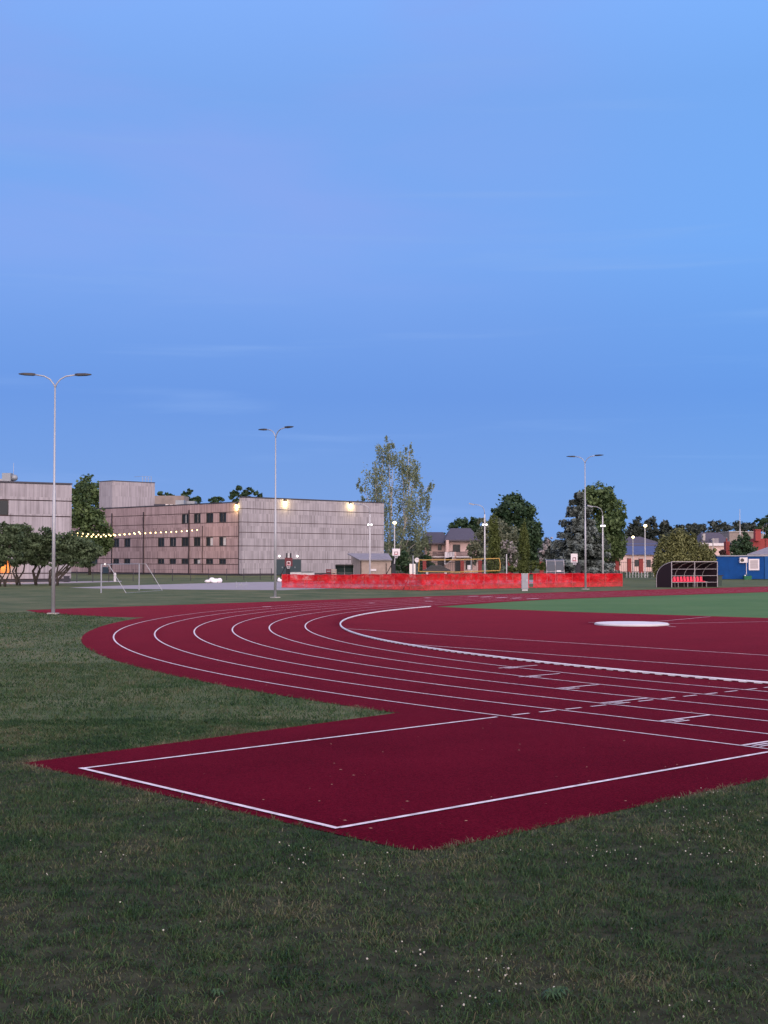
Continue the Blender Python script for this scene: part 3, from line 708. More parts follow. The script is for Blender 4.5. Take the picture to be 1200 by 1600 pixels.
# ------------------------------------------------------------------ basketball hoops
def hoop(px, Y, pyb, label, board, m_board, rim_dir, top_pad=False, strut=-1):
    x = PX(px, Y); z0, z1 = ZH(board[3], Y), ZH(board[2], Y); bx0, bx1 = PX(board[0], Y), PX(board[1], Y)
    t = thing('basketball_hoop', label, 'basketball hoop', (x, Y, 0))
    w = MB(); yb = Y - 1.0
    bx0, bx1 = PX(board[0], yb), PX(board[1], yb); z0, z1 = ZH(board[3], yb), ZH(board[2], yb)
    bd = MB().box(bx0, bx1, yb, yb + .06, z0, z1).build('backboard', m_board, t, world=True)
    cx = (bx0 + bx1) / 2; wd = (bx1 - bx0)
    sq = MB(); a, b = cx - wd * .24, cx + wd * .24; c, d = z0 + (z1 - z0) * .18, z0 + (z1 - z0) * .58; e = .06
    sq.box(a, b, yb - .015, yb - .002, c, c + e).box(a, b, yb - .015, yb - .002, d - e, d).box(a, a + e, yb - .015, yb - .002, c + e, d - e).box(b - e, b, yb - .015, yb - .002, c + e, d - e)
    sq.build('target_square', 'white' if m_board == 'maroon' else 'maroon', bd, world=True)
    rm = MB(); pr = [(cx + .23 * math.cos(q), yb - .35 + .23 * math.sin(q), z0 + .18) for q in np.linspace(0, 2 * math.pi, 17)]
    rm.tube(pr, .02, 5, False).tube([(cx, yb, z0 + .18), (cx, yb - .12, z0 + .18)], .03, 5); rm.build('rim', 'redseat', t, world=True)
    nt_ = MB()
    for q in np.linspace(0, 2 * math.pi, 13)[:-1]:
        nt_.tube([(cx + .23 * math.cos(q), yb - .35 + .23 * math.sin(q), z0 + .17), (cx + .13 * math.cos(q + .5), yb - .35 + .13 * math.sin(q + .5), z0 - .25)], .012, 4)
    nt_.build('net', 'white', t, world=True)
    MB().box(x - .22, x + .22, Y - .25, Y + .2, .35, 1.75).build('padded_post', 'black', t, world=True)
    MB().box(x - .45, x + .45, Y - .3, Y + 1.5, 0, .36).build('base', 'black', t, world=True)
    MB().tube([(x - .15, Y, 1.7), (cx - .12, yb + .1, z1 - .15)], .05, 6).tube([(x + .15, Y, 1.7), (cx + .12, yb + .1, z0 + .2)], .05, 6).tube([(x - .15, Y + .1, 1.3), (cx - .12, yb + .1, z0 + .2)], .05, 6).build('arm', 'plinth', t, world=True)
    MB().tube([(x + .1 * strut, Y + .2, 1.9), (x + .95 * strut, Y + 1.2, .3)], .045, 6).build('brace', 'plinth', t, world=True)
    if top_pad:
        MB().box(cx - .30, cx - .12, yb + .1, yb + .25, z1 - .2, z1 + .52).box(cx + .12, cx + .30, yb + .1, yb + .25, z1 - .2, z1 + .52).build('frame_upright', 'black', t, world=True)
        MB().box(cx - .12, cx + .12, yb + .12, yb + .2, z1 + .02, z1 + .5).build('top_panel', 'lightgrey', t, world=True)
    return t
hoop(450, 150, 905, 'maroon backboard hoop on black padded stand by the building door', (445, 457, 871.5, 885), 'maroon', 0, True)
hoop(615, 150, 905, 'white backboard hoop on black stand beside the grey roofed shed', (613, 625, 857.3, 868.5), 'white', 0)
hoop(903, 141, 905, 'white backboard hoop on dark stand in front of the spruce', (892, 902.5, 865, 879), 'white', 0, False, 1)

# ------------------------------------------------------------------ volleyball net
Yn = 148
vn = thing('volleyball_net', 'wide beach volleyball net with yellow band edges stretched between two posts', 'net', (PX(716, Yn), Yn, 0))
MB().tube([(PX(645.5, Yn), Yn, 0), (PX(645.5, Yn), Yn, ZH(868, Yn))], .06, 8).build('post', 'grey', vn, world=True)
MB().tube([(PX(791.5, Yn), Yn, 0), (PX(791.5, Yn), Yn, ZH(866, Yn))], .06, 8).build('post', 'lightgrey', vn, world=True)
a, b_, c, d = W(655, 875, Yn), W(780, 872.5, Yn), W(781, 891.5, Yn), W(654, 893, Yn)
mid_t = W(716, 874.6, Yn); mid_b = W(716, 893.8, Yn); r_ = W(781.8, 882, Yn)
def band(pts, name, w=.05):
    MB().tube(pts, w, 5).build(name, 'yellow', vn, world=True)
band([a, mid_t, b_], 'net_band'); band([d, mid_b, c], 'net_band'); band([a, d], 'net_band'); band([b_, r_, c], 'net_band')
mesh = MB()
for s in np.linspace(0, 1, 40): mesh.tube([a.lerp(b_, s), d.lerp(c, s)], .006, 3)
for s in np.linspace(.12, .88, 6): mesh.tube([a.lerp(d, s), b_.lerp(c, s)], .006, 3)
mesh.build('netting', 'plinth', vn, world=True)
rp = MB().tube([W(645.5, 872, Yn), a], .012, 4).tube([W(645.5, 895, Yn), d], .012, 4).tube([W(791.5, 870, Yn), b_], .012, 4).tube([W(791.5, 896, Yn), c], .012, 4); rp.build('tie_rope', 'plinth', vn, world=True)
p = W(651.5, 875, 160); t = thing('round_sign', 'round white disc sign on thin post left of the yellow net', 'sign', (p.x, 160, 0))
MB().tube([(0, 0, 0), (0, 0, p.z)], .03, 6).build('post', 'grey', t); MB().tube([(0, -.03, p.z), (0, -.06, p.z)], .28, 20).build('disc', 'white', t)
t = thing('pale_cabinet', 'pale greenish cabinet standing behind the dark net post', 'cabinet', (PX(644.5, 158), 158, 0))
MB().box(-.36, .36, 0, .4, .15, ZH(881, 158)).build('body', 'ventwhite', t); MB().box(-.38, .38, -.02, .42, 0, .15).build('foot', 'grey', t); MB().box(-.01, .01, -.012, -.001, .2, ZH(881.6, 158)).build('door_seam', 'plinth', t)
t = thing('notice_board', 'small white notice board on thin post behind the yellow net', 'sign', (PX(733, 165), 165, 0))
MB().tube([(.25, .03, 0), (.25, .03, ZH(870, 165))], .035, 6).build('post', 'lightgrey', t); MB().box(-.2, .18, 0, .03, ZH(890, 165), ZH(883, 165)).build('board', 'white', t)

# ------------------------------------------------------------------ shed, dugouts, crates
Ys = 168
sh = thing('gable_shed', 'small tan shed with grey sheet gable roof beside the building end', 'shed', (PX(580, Ys), Ys, 0))
xg = [PX(q, Ys) for q in (546, 564, 612)]; zr, ze = ZH(866.3, Ys), ZH(875.5, Ys)
MB().box(PX(563.5, Ys), PX(611, Ys), Ys, Ys + 4, 0, ze).build('wall', 'shed', sh, world=True)
y2 = Ys + 5
gw = MB(); A_ = (PX(549, y2), y2 - .2); B_ = (PX(563.5, Ys), Ys)
gw.poly([(A_[0], A_[1], 0), (B_[0], B_[1], 0), (B_[0], B_[1], ze), (A_[0], A_[1], ZH(868.5, y2))]).build('gable_wall', 'shed', sh, world=True)
x0, x1 = PX(561.5, Ys - .3), PX(613, Ys - .3); xr0, xr1 = PX(542.5, Ys + 3), PX(606.5, Ys + 3)
rf = MB(); zr = ZH(866, Ys + 3); lo1 = ze - .02
V8 = [(x0, Ys - .35, lo1), (x1, Ys - .35, lo1), (xr1, Ys + 3, zr), (xr0, Ys + 3, zr)]
rf.add(V8 + [(a, b, c + .12) for a, b, c in V8], [(0, 1, 2, 3), (7, 6, 5, 4), (0, 4, 5, 1), (1, 5, 6, 2), (2, 6, 7, 3), (3, 7, 4, 0)]).build('roof', 'greyroof', sh, world=True)
MB().box(PX(563, Ys), PX(564.6, Ys), Ys - .1, Ys - .01, 0, ze - .1).build('corner_post', 'pipe', sh, world=True)
MB().pbox(578, 588, 889, 892.3, Ys - .12, .1).build('name_plate', 'white', sh, world=True)
MB().pbox(603, 604, 880, 898, Ys - .12, .1).build('drain_pipe', 'pipe', sh, world=True)
def small_dugout(px0, px1, pyt, Y, label, roofm, flip, seatm):
    xa, xb = PX(px0, Y), PX(px1, Y); zt = ZH(pyt, Y); w = xb - xa
    t = thing('team_shelter', label, 'shelter', ((xa + xb) / 2, Y, 0))
    f = -1 if flip else 1
    prof = [(-.55, 0), (-.53, zt * .45), (-.40, zt * .75), (-.15, zt * .93), (.25, zt), (.55, zt)]
    rf = MB(); n = len(prof)
    for x in (-w / 2, w / 2): rf.v += [(x, -q[0] * f, q[1]) for q in prof]
    rf.f += [(i, i + 1, n + i + 1, n + i) for i in range(n - 1)]
    rf.build('curved_roof', roofm, t)
    for x in (-w / 2, w / 2): MB().poly([(x, -q[0] * f, q[1]) for q in prof[:5]] + [(x, -.25 * f, 0)]).build('side_panel', roofm, t)
    fr = MB()
    for x in (-w / 2 - .02, 0, w / 2 + .02): fr.tube([(x, -q[0] * f * 1.03, q[1] + .02) for q in prof], .035, 6)
    for q in (prof[1], prof[3]): fr.tube([(-w / 2, -q[0] * f * 1.05, q[1]), (w / 2, -q[0] * f * 1.05, q[1])], .03, 6)
    fr.build('frame', 'aluframe', t)
    MB().box(-w / 2 + .1, w / 2 - .1, -.2, .2, .4, .5).build('bench', seatm, t)
    return t
small_dugout(524.5, 552, 882, 155, 'small dark green curved team shelter left of the tan shed', 'greenpoly', False, 'plinth')
t = small_dugout(853.5, 880, 874, 138, 'small grey curved team shelter with white plate left of the spruce', 'greypoly', True, 'bluecabin')
MB().box(.12, .56, -.66, -.63, .98, 1.14).build('name_plate', 'white', t)
for px, label, s in ((513.5, 'dark brown wooden crate behind red netting by the building wall', 'maroon'), (522, 'pale open wooden crate behind red netting next to dark shelter', 'shed')):
    Y = 152; x = PX(px, Y); t = thing('crate', label, 'crate', (x, Y, 0), 0, 'crates behind the netting'); q = MB()
    for a in (-.26, .2): 
        for c in (-.26, .2): q.box(a, a + .06, c, c + .06, 0, ZH(889, Y))
    q.build('corner_posts', s, t)
    q = MB()
    for i in range(4): z = .15 + i * (ZH(889, Y) - .25) / 3.4; q.box(-.27, .27, -.285, -.262, z, z + .18).box(-.285, -.262, -.26, .26, z, z + .18).box(.262, .285, -.26, .26, z, z + .18)
    q.build('slats', s, t)
t = thing('landing_mat', 'low pale grey landing mat stack behind netting near the hoop', 'mat', (PX(472, 145), 145, 0))
MB().box(-1.28, -.03, 0, 1.5, 0, ZH(894.3, 145)).build('mat_block', 'lightgrey', t); MB().box(.0, 1.28, .06, 1.5, 0, ZH(894.8, 145)).build('mat_block', 'lightgrey', t)
MB().box(-1.2, 1.2, .1, 1.4, ZH(894.3, 145), ZH(893.2, 145)).build('cover', 'greenpoly', t)

# main team shelter with red seats
d0, d1 = G(1049, 918.), G(1120.5, 917.2)
ex = (d1 - d0).normalized(); ang = math.atan2(ex.y, ex.x); LEN = (d1 - d0).length
ds = thing('team_shelter', 'large team shelter with smoky panels, pale frame and row of red seats', 'shelter', d0, ang + R_(0))
sk = -.60                                          # the shelter's depth runs back and to the left
H0 = 2.08; dep = 1.25
def D(x, y, z): return (x + sk * y / dep, y, z)
prof = [(dep, 0), (dep, .9), (dep * .93, 1.25), (dep * .78, 1.58), (dep * .5, 1.86), (dep * .2, 2.02), (0, H0)]
for x in (0, LEN): MB().poly([D(x, 0, 0)] + [D(x, y, z) for y, z in prof]).build('side_panel', 'poly', ds)
pn = MB(); n = len(prof)
for x in (0, LEN): pn.v += [D(x, y, z) for y, z in prof]
pn.f += [(i, i + 1, n + i + 1, n + i) for i in range(n - 1)]
pn.build('back_panel', 'poly', ds)
fr = MB()
for x in (0, LEN / 2, LEN): fr.tube([D(x, -.03, 0), D(x, -.03, H0)], .034, 6)
for z in (H0, 1.48, .94, .40): fr.tube([D(0, -.03, z), D(LEN, -.03, z)], .02 if z < 2 else .034, 6)
fr.build('front_frame', 'aluframe', ds)
hb = MB()
for i in range(6):
    x = LEN * i / 5; hb.tube([D(x, y - .05, z - .02) for y, z in prof], .026, 6)
hb.build('hoop_frame', 'aluframe', ds)
bl_ = MB().box(0, 1, 0, 1, 0, 1); bl_ = MB()
for x in np.linspace(.5, LEN - .3, 5): bl_.tube([D(x, .62, 0), D(x, .62, .42)], .03, 6)
bl_.tube([D(.1, .62, .42), D(LEN - .2, .62, .42)], .03, 6).build('bench_frame', 'aluframe', ds)
for i in range(11):
    x = .50 + i * .335; s_ = MB(); c = D(x, .58, .46)
    s_.add([(c[0] - .13, c[1] - .2, .50), (c[0] + .13, c[1] - .2, .50), (c[0] + .13, c[1] + .12, .46), (c[0] - .13, c[1] + .12, .46), (c[0] - .12, c[1] + .2, .84), (c[0] + .05, c[1] + .2, .88), (c[0] + .12, c[1] + .2, .82),
           (c[0] - .13, c[1] - .2, .44), (c[0] + .13, c[1] - .2, .44), (c[0] + .13, c[1] + .16, .40), (c[0] - .13, c[1] + .16, .40)],
          [(0, 1, 2, 3), (3, 2, 6, 5, 4), (7, 8, 1, 0), (7, 10, 9, 8), (0, 3, 10, 7), (1, 8, 9, 2)])
    s_.build('seat', 'redseat', ds)
p = G(1124, 915.5); t = thing('wheelie_bin', 'dark green bin with black lid right of the red seated shelter', 'bin', p)
MB().add([(-.16, -.2, .05), (.16, -.2, .05), (.16, .2, .05), (-.16, .2, .05), (-.2, -.25, .86), (.2, -.25, .86), (.2, .25, .86), (-.2, .25, .86)], [(0, 3, 2, 1), (4, 5, 6, 7), (0, 1, 5, 4), (1, 2, 6, 5), (2, 3, 7, 6), (3, 0, 4, 7)]).build('body', 'darkgreen', t)
MB().box(-.22, .32, -.27, .27, .862, .92).build('lid', 'black', t)
for s in (-1, 1): MB().tube([(s * .17, .2, .09), (s * .22, .2, .09)], .09, 10).build('wheel', 'black', t)

# ------------------------------------------------------------------ blue cabin
Yb = 150; bc = thing('blue_cabin', 'blue site cabin with white window and air conditioner on its wall', 'cabin', (PX(1160, Yb), Yb, 0))
xa, xb = PX(1120, Yb), PX(1194, Yb); zt = ZH(868.5, Yb)
bd = MB(); nrib = 46; stp = (xb - xa) / nrib
for i in range(nrib): bd.box(xa + i * stp, xa + (i + .55) * stp, Yb - .03, Yb, .05, zt - .1)
bd.box(xa, xb, Yb, Yb + 2.6, .05, zt - .05); bd.build('wall', 'bluecabin', bc, world=True)
MB().box(xb + .02, xb + 6, Yb - .12, Yb + 2.6, .05, zt - .04).build('end_section', mat('lighter_blue_face', (.012, .075, .24), .6, spec=.12, noise=1.5, amt=.1), bc, world=True)  # other face of the cabin, given a lighter blue than the front
MB().box(xa - .03, xb + 6, Yb - .15, Yb + 2.7, zt - .045, zt + .06).build('roof', 'grey', bc, world=True)
x0, x1, z0, z1 = PX(1169.5, Yb), PX(1186, Yb), ZH(891, Yb), ZH(873.3, Yb); e = .16
f = MB().box(x0, x1, Yb - .09, Yb - .035, z0, z0 + e).box(x0, x1, Yb - .09, Yb - .035, z1 - e, z1).box(x0, x0 + e, Yb - .09, Yb - .035, z0 + e, z1 - e).box(x1 - e, x1, Yb - .09, Yb - .035, z0 + e, z1 - e).build('window', 'white', bc, world=True)
MB().box(x0 + e, x1 - e, Yb - .06, Yb - .05, z0 + e, z1 - e).build('pane', mat('pale_blind_pane', (.34, .31, .34), .3), f, world=True)
q = MB()
for i in range(1, 5): zz_ = z0 + e + (z1 - z0 - 2 * e) * i / 5; q.box(x0 + e, x1 - e, Yb - .075, Yb - .062, zz_, zz_ + .03)
q.build('bar', 'lightgrey', f, world=True)
x0, x1, z0, z1 = PX(1154.5, Yb), PX(1166.5, Yb), ZH(879.3, Yb), ZH(871, Yb)
ac = MB().box(x0, x1, Yb - .4, Yb - .05, z0, z1).build('air_conditioner', 'white', bc, world=True)
MB().tube([(x0 + .27, Yb - .41, (z0 + z1) / 2), (x0 + .27, Yb - .43, (z0 + z1) / 2)], .2, 16).build('fan_grille', 'frame', ac, world=True)
MB().tube([(x1 - .05, Yb - .08, z0), (x1 - .05, Yb - .08, .5)], .04, 6).build('pipe', 'white', bc, world=True)
t = thing('green_trough', 'bright green plastic tub on grass below the air conditioner', 'tub', (PX(1167.5, Yb - 1), Yb - 1, 0))
MB().add([(-.36, -.25, 0), (.36, -.25, 0), (.36, .25, 0), (-.36, .25, 0), (-.46, -.3, .42), (.46, -.3, .42), (.46, .3, .42), (-.46, .3, .42)], [(0, 3, 2, 1), (4, 5, 6, 7), (0, 1, 5, 4), (1, 2, 6, 5), (2, 3, 7, 6), (3, 0, 4, 7)]).build('tub', 'green', t)
MB().ball((-.28, -.1, .45), .09, 8).build('cap', 'white', t); MB().tube([(-.4, 0, .43), (0, 0, .6), (.4, 0, .43)], .02, 5).build('handle', 'green', t)

# ------------------------------------------------------------------ boundary fence with brick pillars
Yf = 200
bf = thing('boundary_fence', 'boundary fence of red brick pillars joined by dark railings', 'fence', (PX(830, Yf), Yf, 0))
pil = [(660.5, 666, 876), (719.5, 725, 875.5), (747.3, 753, 875.5), (794.3, 800.5, 876), (843.4, 849.5, 873.5), (961.8, 967.4, 872.5), (980.8, 986.4, 872.5), (999, 1005, 873)]
px_prev = None
for a, b, top in pil:
    q = MB().pbox(a, b, top, 896, Yf, .55).build('brick_pillar', 'brick', bf, world=True)
    MB().pbox(a - .5, b + .5, top - 1, top - .02, Yf - .05, .65).build('cap', 'concrete', q, world=True)
rl = MB()
for z in (ZH(893, Yf), ZH(878.5, Yf)): rl.box(PX(640, Yf), PX(1025, Yf), Yf + .2, Yf + .26, z - .03, z + .03)
for x in np.arange(PX(640, Yf), PX(1025, Yf), .32): rl.box(x, x + .03, Yf + .21, Yf + .25, .1, ZH(877.5, Yf))
rl.build('railing', 'plinth', bf, world=True)
Yp = 162
pf = thing('picket_fence', 'low dark green picket fence on grass left of the thuja bush', 'fence', (PX(1000, Yp), Yp, 0))
q = MB()
for x in np.arange(PX(974, Yp), PX(1028, Yp), .36): q.box(x, x + .09, Yp, Yp + .03, .03, .74)
q.build('pickets', 'lightgrey', pf, world=True)
MB().box(PX(974, Yp), PX(1028, Yp), Yp + .032, Yp + .07, .52, .60).box(PX(974, Yp), PX(1028, Yp), Yp + .032, Yp + .07, .12, .19).build('rails', 'darkgreen', pf, world=True)
for px in (975, 982, 1016): MB().pbox(px - 1.2, px + 1.2, 893.5, 903, Yp - .05, .04).build('post', 'darkgreen', pf, world=True)

# ------------------------------------------------------------------ pink house
Yh = 222
ph = thing('pink_house', 'two storey pale pink house with slate hip roofs, balconies and outside stair', 'house', (PX(700, Yh), Yh, 0))
def hip(mb, x0, x1, y0, y1, ze, zr, ridge):
    xm = (x1 - x0) * ridge; ym = (y0 + y1) / 2
    v = [(x0, y0, ze), (x1, y0, ze), (x1, y1, ze), (x0, y1, ze), (x0 + xm, ym, zr), (x1 - xm, ym, zr), (x0, y0, ze - .25), (x1, y0, ze - .25), (x1, y1, ze - .25), (x0, y1, ze - .25)]
    mb.add(v, [(0, 1, 5, 4), (1, 2, 5), (2, 3, 4, 5), (3, 0, 4), (6, 7, 1, 0), (7, 8, 2, 1), (8, 9, 3, 2), (9, 6, 0, 3), (9, 8, 7, 6)]); return mb
zE = ZH(848.5, Yh - 1)
MB().pbox(664, 700, 848, 897, Yh + 2, 9).build('wall', 'pink', ph, world=True)
hip(MB(), PX(656, Yh), PX(706, Yh), Yh + .8, Yh + 12, ZH(848, Yh), ZH(831.3, Yh + 6), .22).build('roof', 'slate', ph, world=True)
MB().pbox(696, 748, 843.5, 897, Yh, 12).build('wall', 'pink', ph, world=True)
hip(MB(), PX(694.5, Yh), PX(751, Yh), Yh - .9, Yh + 12.8, ZH(843.5, Yh), ZH(825.3, Yh + 6), .22).build('roof', 'slate', ph, world=True)
def win(px0, px1, py0, py1, Y, parent, fr_='frame'):
    w = MB().pbox(px0, px1, py0, py1, Y - .06, .05).build('window', fr_, parent, world=True)
    MB().pbox(px0 + .6, px1 - .6, py0 + .6, py1 - .6, Y - .075, .012).build('pane', 'glass', w, world=True)
win(707.5, 719, 850.8, 862, Yh, ph); win(684, 690, 851, 860, Yh + 2, ph); win(667, 674, 852, 861, Yh + 2, ph)
win(684, 694, 876, 888, Yh + 2, ph); win(711, 722, 876, 893, Yh, ph); win(728, 738, 876, 890, Yh, ph); win(732, 740, 851, 862, Yh, ph)
MB().pbox(697.2, 701.3, 844, 872, Yh - 1.2, .5).build('column', 'pink', ph, world=True)
for a, b, Y in ((676, 697, Yh + .6), (713, 742, Yh - 1.4)):
    MB().pbox(a, b, 869.2, 871, Y, 1.35).build('balcony_slab', 'white', ph, world=True)
    rq = MB().pbox(a, b, 862, 862.8, Y, .06)
    for x in np.arange(a, b, 1.0): rq.pbox(x, x + .55, 862.8, 869.2, Y, .04)
    rq.build('balcony_railing', 'plinth', ph, world=True)
st = MB()
for i in range(9): st.pbox(694.5 + i * 1.3, 697.5 + i * 1.3, 871.5 - i * .2 + (8 - i) * .1, 882 - i * .9, Yh - 2.4, 1.)
st.pbox(695, 710, 862.5, 871.2, Yh - 1.5, .15); st.build('outside_stair', 'white', ph, world=True)
sr = MB()
for i in range(5): p = W(700 + i * 2.3, 871 - i * .6, Yh - 2.5); sr.tube([p, p + Vector((0, 0, .95))], .03, 5)
sr.tube([W(700, 863, Yh - 2.5), W(710, 860.6, Yh - 2.5)], .04, 5).build('stair_rail', 'plinth', ph, world=True)
# blue roofed house
Yg = 232
bh = thing('blue_roof_house', 'low pale pink house with blue metal roof and grey hip roof behind', 'house', (PX(985, Yg), Yg, 0))
MB().pbox(946, 1040, 866.5, 897, Yg, 8).build('wall', 'pink', bh, world=True)
r4 = [(PX(976, Yg), Yg - .6, ZH(867.2, Yg)), (PX(1044, Yg), Yg - .6, ZH(867.2, Yg)), (PX(1044, Yg), Yg + 4, ZH(850.5, Yg + 4)), (PX(979, Yg), Yg + 4, ZH(850.5, Yg + 4))]
MB().add(r4 + [(a, b, c + .15) for a, b, c in r4], [(0, 1, 2, 3), (7, 6, 5, 4), (0, 4, 5, 1), (1, 5, 6, 2), (2, 6, 7, 3), (3, 7, 4, 0)]).build('roof', 'blueroof', bh, world=True)
hip(MB(), PX(935, Yg), PX(1050, Yg), Yg + 3, Yg + 14, ZH(852, Yg + 3), ZH(838.5, Yg + 8), .3).build('rear_roof', 'slate', bh, world=True)
MB().pbox(938, 1046, 852.5, 897, Yg + 8.2, 5).build('rear_wall', 'pink', bh, world=True)
win(991.5, 1000.5, 874.5, 885, Yg, bh); win(952, 958, 873, 884, Yg, bh); win(1010, 1017, 874.5, 886, Yg, bh)
# houses at far right
Yk = 300
gh = thing('grey_roof_house', 'house with big grey hip roof and white fascia beyond the thuja bush', 'house', (PX(1120, Yk), Yk, 0))
MB().pbox(1096, 1134.5, 853, 890, Yk, 10).build('wall', 'pink', gh, world=True)
MB().pbox(1094, 1133, 848.6, 852.8, Yk - .5, 11).build('fascia', 'white', gh, world=True)
hip(MB(), PX(1098, Yk), PX(1147, Yk), Yk + 1, Yk + 14, ZH(850, Yk + 1), ZH(832, Yk + 7), .2).build('roof', 'slate', gh, world=True)
MB().pbox(1098.3, 1102, 834, 848, Yk + 3, 1).build('chimney', 'concrete', gh, world=True)
d_ = MB().pbox(1114, 1123, 841, 850, Yk + .4, 3).build('dormer', 'greyroof', gh, world=True)
rh = thing('red_building', 'red rendered building with tall red chimney behind the blue cabin', 'building', (PX(1190, 260), 260, 0))
MB().pbox(1177, 1240, 841.5, 895, 260, 10).build('wall', 'redwall', rh, world=True)
q = MB().pbox(1180.5, 1189, 827.5, 845, 258.5, 1.4).build('chimney', 'redwall', rh, world=True)
MB().pbox(1179.8, 1189.7, 826.8, 828, 258.4, 1.6).build('chimney_cap', 'brick', q, world=True)
MB().pbox(1197, 1198.5, 841, 895, 259.8, .15).build('pilaster', 'brick', rh, world=True)
t = thing('beige_building', 'long low beige walled building below the distant wood', 'building', (PX(1165, 330), 330, 0))
MB().pbox(1140, 1182, 831.5, 890, 330, 10).build('wall', 'beige', t, world=True); MB().pbox(1139, 1183, 830, 831.4, 329.8, 10.4).build('roof_edge', 'concrete', t, world=True)
MB().pbox(1186, 1192, 834, 842, 329.5, 3).build('annex', 'beige', t, world=True)
t = thing('red_gate_wall', 'narrow tall red brick wall pier left of the small dark tree', 'wall', (PX(1138, 280), 280, 0))
MB().pbox(1135, 1136.5, 841, 890, 280, .4).pbox(1137, 1140.5, 846, 890, 280.4, 3).build('wall', 'brick', t, world=True); MB().pbox(1134.7, 1136.8, 840.2, 840.98, 279.9, .6).build('cap', 'concrete', t, world=True)
Yo = 172; sr_ = thing('pitched_outbuilding', 'outbuilding with weathered purple-grey sheet roof behind the blue cabin', 'shed', (PX(1200, Yo), Yo, 0))
MB().pbox(1170, 1260, 868, 900, Yo, 6).build('wall', 'beige', sr_, world=True)
q4 = [W(1167, 867.5, Yo - .5), W(1262, 867.5, Yo - .5), W(1262, 846, Yo + 4), W(1207, 853.5, Yo + 4)]
q4[2].z = q4[3].z
MB().add([tuple(p) for p in q4] + [(p.x, p.y, p.z + .12) for p in q4], [(0, 1, 2, 3), (7, 6, 5, 4), (0, 4, 5, 1), (1, 5, 6, 2), (2, 6, 7, 3), (3, 7, 4, 0)]).build('roof', 'greyroof', sr_, world=True)
p = W(1156, 795.5, 240); t = thing('mast', 'tall thin pale mast rising above the small dark tree at right', 'mast', (p.x, 240, 0))
MB().tube([(0, 0, 0), (0, 0, p.z * .68), (0, 0, p.z * .69), (0, 0, p.z)], [.12, .10, .06, .04], 6).build('pole', 'lightgrey', t); MB().box(-.2, .2, -.2, .2, 0, .1).build('base', 'concrete', t)
p = W(1114, 841, 230); t = thing('utility_pole', 'short plain concrete pole in front of the big grey roof', 'pole', (p.x, 230, 0))
MB().tube([(0, 0, 0), (0, 0, p.z)], [.13, .09], 8).build('pole', 'concrete', t); MB().box(-.3, .3, -.05, .05, p.z - .25, p.z - .15).build('cross_arm', 'concrete', t)
# dark parked car behind the net
Yq = 185; t = thing('parked_car', 'dark parked car half hidden behind the yellow net', 'car', (PX(682, Yq), Yq, 0))
x0, x1 = -1.45, 1.45
prof_c = [(x0 - .4, .3), (x0 - .4, .75), (x0 + .1, .9), (x0 + .7, 1.38), (x1 - .8, 1.42), (x1 + .1, .95), (x1 + .45, .8), (x1 + .45, .3)]
n = len(prof_c); q = MB(); q.v = [(x, y, z) for y in (0, 1.7) for x, z in prof_c]; q.f = [tuple(range(n)), tuple(range(2 * n - 1, n - 1, -1))] + [(i, n + i, n + (i + 1) % n, (i + 1) % n) for i in range(n)]
q.build('body', 'darkcar', t)
MB().add([(x0 + .3, -.01, .92), (x1 - .15, -.01, .94), (x1 - .75, -.01, 1.34), (x0 + .75, -.01, 1.32)], [(0, 1, 2, 3)]).build('side_window', 'glass', t)
for x in (x0 + .15, x1 - .2):
    for y in (-.04, 1.56):
        w = MB().tube([(x, y, .33), (x, y + .2, .33)], .33, 16).build('wheel', 'black', t); MB().tube([(x, y - .015, .33), (x, y - .002, .33)], .18, 12).build('rim', 'galv', w)

# ------------------------------------------------------------------ trees
tree('broadleaf_tree', 'tall dark broadleaf tree behind the plank clad tower', [(145, 765, 32, 26), (128, 790, 20, 36), (160, 790, 18, 30), (150, 835, 28, 40)], 245, 'lf_oak', 5200, .36, base=145, clumps=26)
tree('broadleaf_tree', 'dense broadleaf tree between the hall and the school with string lights before it', [(128, 805, 19, 34), (146, 822, 24, 36), (158, 845, 18, 24), (130, 850, 22, 30), (136, 783, 13, 14), (165, 838, 13, 20)], 192, 'lf_oak', 8000, .27, base=140, clumps=30)
Y = 116
shr = [('leftmost spreading multi-stem tree cut by the photo edge', [(-8, 846, 30, 32), (18, 834, 20, 22), (5, 868, 28, 17)], [0, 8], -4),
       ('multi-stem tree with forked trunk by the lit orange entrance', [(30, 842, 26, 26), (48, 854, 24, 24), (28, 871, 28, 15)], [27, 32], 1),
       ('multi-stem tree with V-shaped trunk before the hall wall', [(68, 848, 28, 26), (60, 871, 28, 17), (88, 855, 22, 22)], [56, 58], 2),
       ('wide multi-stem tree right of nearest lamp post with low crown', [(110, 853, 28, 26), (138, 860, 22, 20), (95, 873, 24, 15), (127, 877, 26, 14), (154, 865, 11, 11)], [79, 90], 0)]
